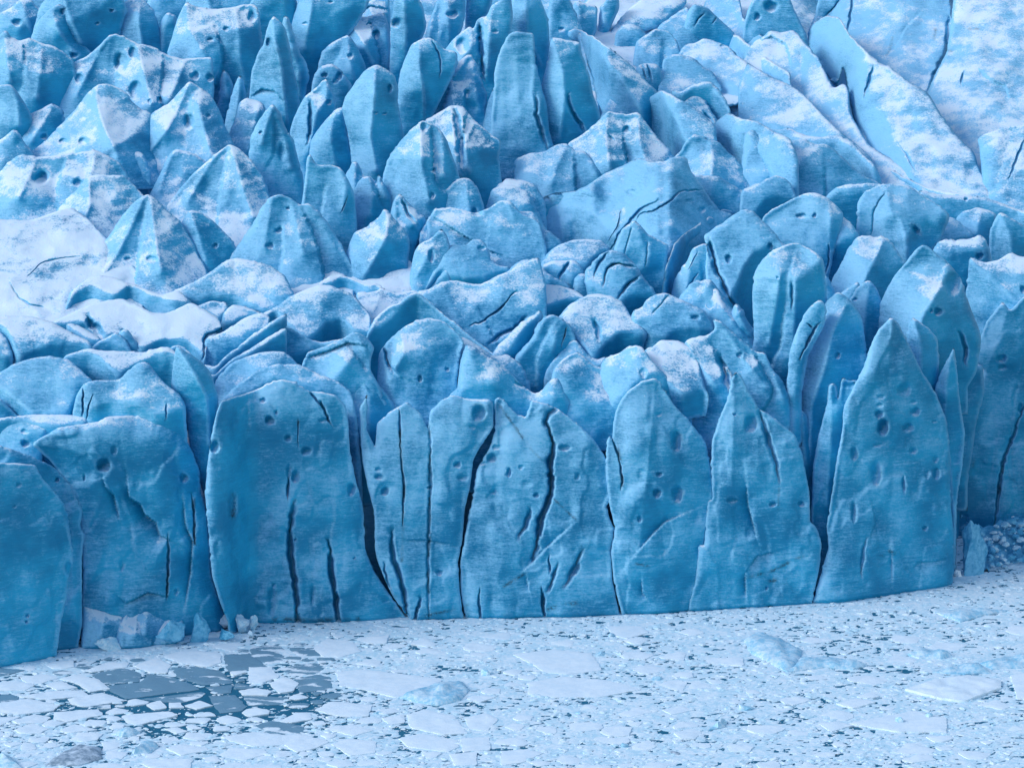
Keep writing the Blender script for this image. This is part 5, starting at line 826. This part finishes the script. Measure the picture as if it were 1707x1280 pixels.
for (u, v, a, b_, l_) in [(1498, 1206, 19, 16, "round ice lump on the wide snowy floe, the left one of the two"), (1550, 1198, 22, 13, "low ice lump on the wide snowy floe, the right one of the two"),
    (1243, 1184, 26, 18, "large rounded ice ball in the lower right centre"), (1213, 1184, 19, 13, "smaller ice lump left of the large rounded ice ball"),
    (809, 1126, 20, 18, "rounded boulder of ice behind the rumpled berg"), (1003, 1093, 30, 10, "flattish blue lump below the square white floe"), (1034, 1093, 13, 10, "tiny ice cube beside the flattish blue lump"),
    (1020, 1061, 22, 8, "low blue block near the cliff foot, centre"), (1095, 1133, 20, 9, "grey-blue pebble of ice right of the longest floe"), (1540, 1167, 12, 9, "small dark-rimmed lump behind the wide snowy floe"),
    (965, 1190, 16, 8, "small blue knob of ice below the longest floe"), (1042, 1245, 17, 12, "blue-bottomed lump near the bottom edge, centre right"), (1570, 1208, 9, 7, "tiny lump at the rim of the wide snowy floe"),
    (1610, 1212, 9, 6, "tiny bead of ice right of the wide snowy floe"), (1655, 1210, 10, 6, "little ice nub near the right edge"), (630, 1190, 20, 9, "low greenish lump left of the floe with the grey notch")]:
    lump(u, v, a, b_, l_, sub=3)
lump(1125, 1257, 22, 6, "dark brown dirt-covered lump near the bottom edge", m=RUBBLE_D)
lump(1690, 1239, 7, 5, "single small dark stone in the ice at the bottom right", m=RUBBLE_D)
# ---- debris at the foot of the left block
def foot(u, v, w_, h_, label, m=BLUEB, back=0., **k):
    P = ground([(u, v)])[0]; mpp = P[1] / cp * A * 1.0
    if label in LABELS: print('DUP', label)
    LABELS[label] = 1
    W2 = w_ * mpp / 2
    return rock('ice_block', (P[0], P[1] + W2 * .6 + back, h_ * mpp * .45), (W2 * 1.12, W2 * .8, h_ * mpp * .60), m, label, group=k.pop('group', 'collapsed blocks at the foot of the left cliff'), **k)
foot(285, 1082, 52, 44, "smooth blue-bottomed boulder at the right end of the low bulging toe", seed=21, rot=0)
foot(275, 1050, 44, 26, "snow-covered lump perched above the blue-bottomed boulder", m=FLOE, seed=23, back=2)
foot(331, 1074, 38, 62, "upright knuckle-shaped block of ice with a narrow head", seed=31, facets=12, rot=.2)
foot(332, 1040, 22, 28, "small head-shaped block on top of the upright knuckle", m=BERG, seed=33, back=.6)
foot(362, 1058, 40, 30, "snow-crusted heap right of the upright knuckle block", m=FLOE, seed=35, back=2)
foot(376, 1072, 38, 22, "grey flattened stone-like block at the water's edge", seed=37)
foot(401, 1058, 34, 33, "pale faceted cube of ice standing by the cleft", m=BERG, seed=41)
foot(424, 1052, 18, 26, "small faceted piece leaning on the pale cube", m=BERG, seed=43)
foot(418, 1063, 16, 12, "tiny chip of ice in front of the pale cube", m=BERG, seed=44)
foot(180, 1088, 44, 22, "pale tongue of ice lapping the water left of the low bulging toe", m=BERG, seed=46, rot=.2)
# ---- rubble on the far right
foot(1622, 962, 60, 92, "tall wedge of blue ice leaning at the right end of the tallest column", seed=52, group='rubble by the far right wall', rot=.3, facets=7)
foot(1610, 905, 34, 60, "upper shard behind the tall wedge of blue ice", seed=54, back=5, group='rubble by the far right wall')
foot(1598, 962, 18, 12, "white crumb pile against the tallest column's foot", m=FLOE, seed=56, group='rubble by the far right wall')
for k_ in range(120):
    t_ = rng.random() ** .8; row = t_ * 7.5; u = 1640 + rng.uniform(0, 92) + 8 * t_
    P = ground([(u, 953 - (u - 1652) * .14)])[0]; mpp = P[1] / cp * A; y = P[1] + row * 1.7; x = (u - IW / 2) * A * y / cp; z = row * .66 + .35 * fbm(np.array([[x * .5, y * .5, 3.]]), 2)[0]
    sz = .22 + .85 * rng.random() ** 2.2
    rock('ice_block', (x, y, z + .3), (sz * rng.uniform(.9, 1.5), sz, sz * rng.uniform(.6, 1.)), [BERG, BLUEB, BLUEB, BERG][int(rng.integers(4))], "angular fragment in the slope of ice rubble below the far right wall", group='rubble by the far right wall', sub=2)
# a bank of crushed ice under that rubble
V = []; 
for j in range(14):
    for i in range(20):
        u = 1640 + i * 9; base_ = ground([(1652, 956 - i * 1.4)])[0]; y = base_[1] + j * 1.35; x = (u - IW / 2) * A * y / cp
        V.append((x, y, -.3 + .5 * j + 1.0 * fbm(np.array([[x * .6, y * .6, 0]]), 3)[0]))
F = [(j * 20 + i, j * 20 + i + 1, (j + 1) * 20 + i + 1, (j + 1) * 20 + i) for j in range(10) for i in range(19)]
o = new_mesh('crushed_ice', V, F, BLUEB); tag(o, "bank of crushed ice sloping up to the far right wall", 'crushed ice', kind='stuff')

# ---- random floes between the traced ones
def in_taken(p, pad=0.):
    for T_ in taken:
        lo, hi = T_.min(0) - pad, T_.max(0) + pad
        if lo[0] < p[0] < hi[0] and lo[1] < p[1] < hi[1] and inside(np.array([p]), T_)[0]: return True
    return False
n = 0; tries = 0
zones = [((-20, 620), (1160, 1285), (1.2, 4.2), 70), ((0, 560), (1075, 1180), (.8, 3.4), 80), ((560, 1707), (1050, 1285), (1.0, 3.0), 80)]
for (ur, vr, sr, cnt) in zones:
    got = 0; tries = 0
    while got < cnt and tries < 4000:
        tries += 1
        u, v = rng.uniform(*ur), rng.uniform(*vr)
        if v < front_v(u) + 10: continue
        c_ = ground([(u, v)])[0]; r_ = rng.uniform(*sr) * .8
        ok = True
        k0 = rng.integers(5, 9); an = np.sort(rng.uniform(0, 6.28, k0) ); 
        if np.diff(np.r_[an, an[0] + 6.28]).max() > 2.2: continue
        poly = np.stack([c_[0] + r_ * np.cos(an) * rng.uniform(1.0, 1.5), c_[1] + r_ * np.sin(an)], 1)
        for T_ in taken:
            lo, hi = T_.min(0), T_.max(0)
            if poly[:, 0].max() < lo[0] or poly[:, 0].min() > hi[0] or poly[:, 1].max() < lo[1] or poly[:, 1].min() > hi[1]: continue
            if inside(poly, T_).any() or inside(T_, poly).any() or inside(np.array([c_]), T_)[0]: ok = False; break
        if not ok: continue
        taken.append(poly); got += 1
        plate('ice_floe', poly, rng.uniform(.14, .26), FLOE if (u > 580 or v > 1185 or rng.random() < .3) else GREY, "small ragged floe among the drifting brash ice", 'small ragged floes in the brash', tilt=rng.uniform(-.03, .03), ragged=.07 if vr[1] < 1200 else .14)
# ---- brash: a slushy sheet plus thousands of chips, one uncountable mass
def sea_region():
    P = ground([(u, front_v(u)) for u in FU]); return P
gx0, gy0 = -96, 285
xs = np.arange(-96, 97, .34); ys = np.arange(0, 175, .34)
gx, gy = np.meshgrid(xs, ys); top = np.interp(gx, FX, FY) + 1.5
Y_ = 282 + gy; msk = Y_ < top + 10
P = np.stack([gx, Y_, gx * 0], -1)
uu = IW / 2 + gx / (Y_ / cp * A)
h = .24 * fbm(P * (1.1, 1.7, 1), 3, .65) + .10 * fbm(P * (.2, .26, 1), 2)
patch = np.exp(-(((gx + 47) / 22) ** 2 + ((Y_ - 362) / 11) ** 2)); h = h + .165 - .5 * patch
xf = (gx - gx.min()) / (gx.max() - gx.min())
h = np.clip(h, -.3, .07)
V = np.stack([gx, Y_, h], -1).reshape(-1, 3); nx, ny = len(xs), len(ys); mk = msk.reshape(-1)
ii = np.arange((ny - 1) * nx).reshape(ny - 1, nx)[:, :-1].ravel(); ii = ii[mk[ii]]
F = np.stack([ii, ii + 1, ii + 1 + nx, ii + nx], 1).tolist()
sheet = (V, F)
o = new_mesh('slush', V, F, BRASH, origin=np.zeros(3)); tag(o, "thin crust of snowy slush between the floes on the lagoon", 'slush', kind='stuff')
# chips
protoV = []; 
for k in range(10):
    vv, ff = rock(None, (0, 0, 0), (1, 1, 1), None, None, sub=1, facets=6, seed=100 + k); protoV.append((vv, ff))
cnt = 30000
uu = rng.uniform(-30, 1740, cnt * 2); vv = rng.uniform(885, 1300, cnt * 2)
fv = np.interp(uu, FU, FV); keep = vv > fv + 2; uu, vv = uu[keep][:cnt], vv[keep][:cnt]
G = ground(np.stack([uu, vv], 1))
dens = vn(np.stack([G[:, 0] * .12, G[:, 1] * .16, np.zeros(len(G))], 1)) * .6 + vn(np.stack([G[:, 0] * .5, G[:, 1] * .5, np.zeros(len(G))], 1)) * .4
pt = np.exp(-(((G[:, 0] + 47) / 20) ** 2 + ((G[:, 1] - 362) / 10) ** 2))
keep = (rng.uniform(-.9, .6, len(G)) < dens) & (rng.uniform(0, 1, len(G)) > pt * .92)
bad = np.zeros(len(G), bool)
for T_ in taken:
    lo, hi = T_.min(0), T_.max(0); m_ = (G[:, 0] > lo[0]) & (G[:, 0] < hi[0]) & (G[:, 1] > lo[1]) & (G[:, 1] < hi[1])
    if m_.any(): ix = np.where(m_)[0]; bad[ix] |= inside(G[ix], T_)
keep &= ~bad | (rng.uniform(0, 1, len(G)) < .02)
G = G[keep]
ue = rng.uniform(-20, 1640, 1500); ve = np.interp(ue, FU, FV) + rng.exponential(4, 1500) - 1
G = np.vstack([G, ground(np.stack([ue, ve], 1))]); print('chips', len(G))
AV, AF, off = [], [], 0
for k in range(len(G)):
    pv, pf = protoV[k % 10]; sz = .09 + .55 * rng.random() ** 3.6
    a = rng.uniform(-.9, .9); ca, sa = math.cos(a), math.sin(a)
    q = pv * (sz * rng.uniform(1, 1.9), sz, sz * rng.uniform(.15, .42)); x = q[:, 0] * ca - q[:, 1] * sa; y = q[:, 0] * sa + q[:, 1] * ca
    AV.append(np.stack([x + G[k, 0], y + G[k, 1], q[:, 2] + .04 + sz * .08], 1)); AF.append(np.array(pf) + off); off += len(pv)
V = np.vstack(AV); F = np.vstack(AF)
o = new_mesh('brash_ice', V, F.tolist(), BRASH, origin=np.zeros(3), smooth=False); tag(o, "dense litter of small brash ice chips covering the lagoon", 'brash ice', kind='stuff')
print('objects', len(sc.objects))
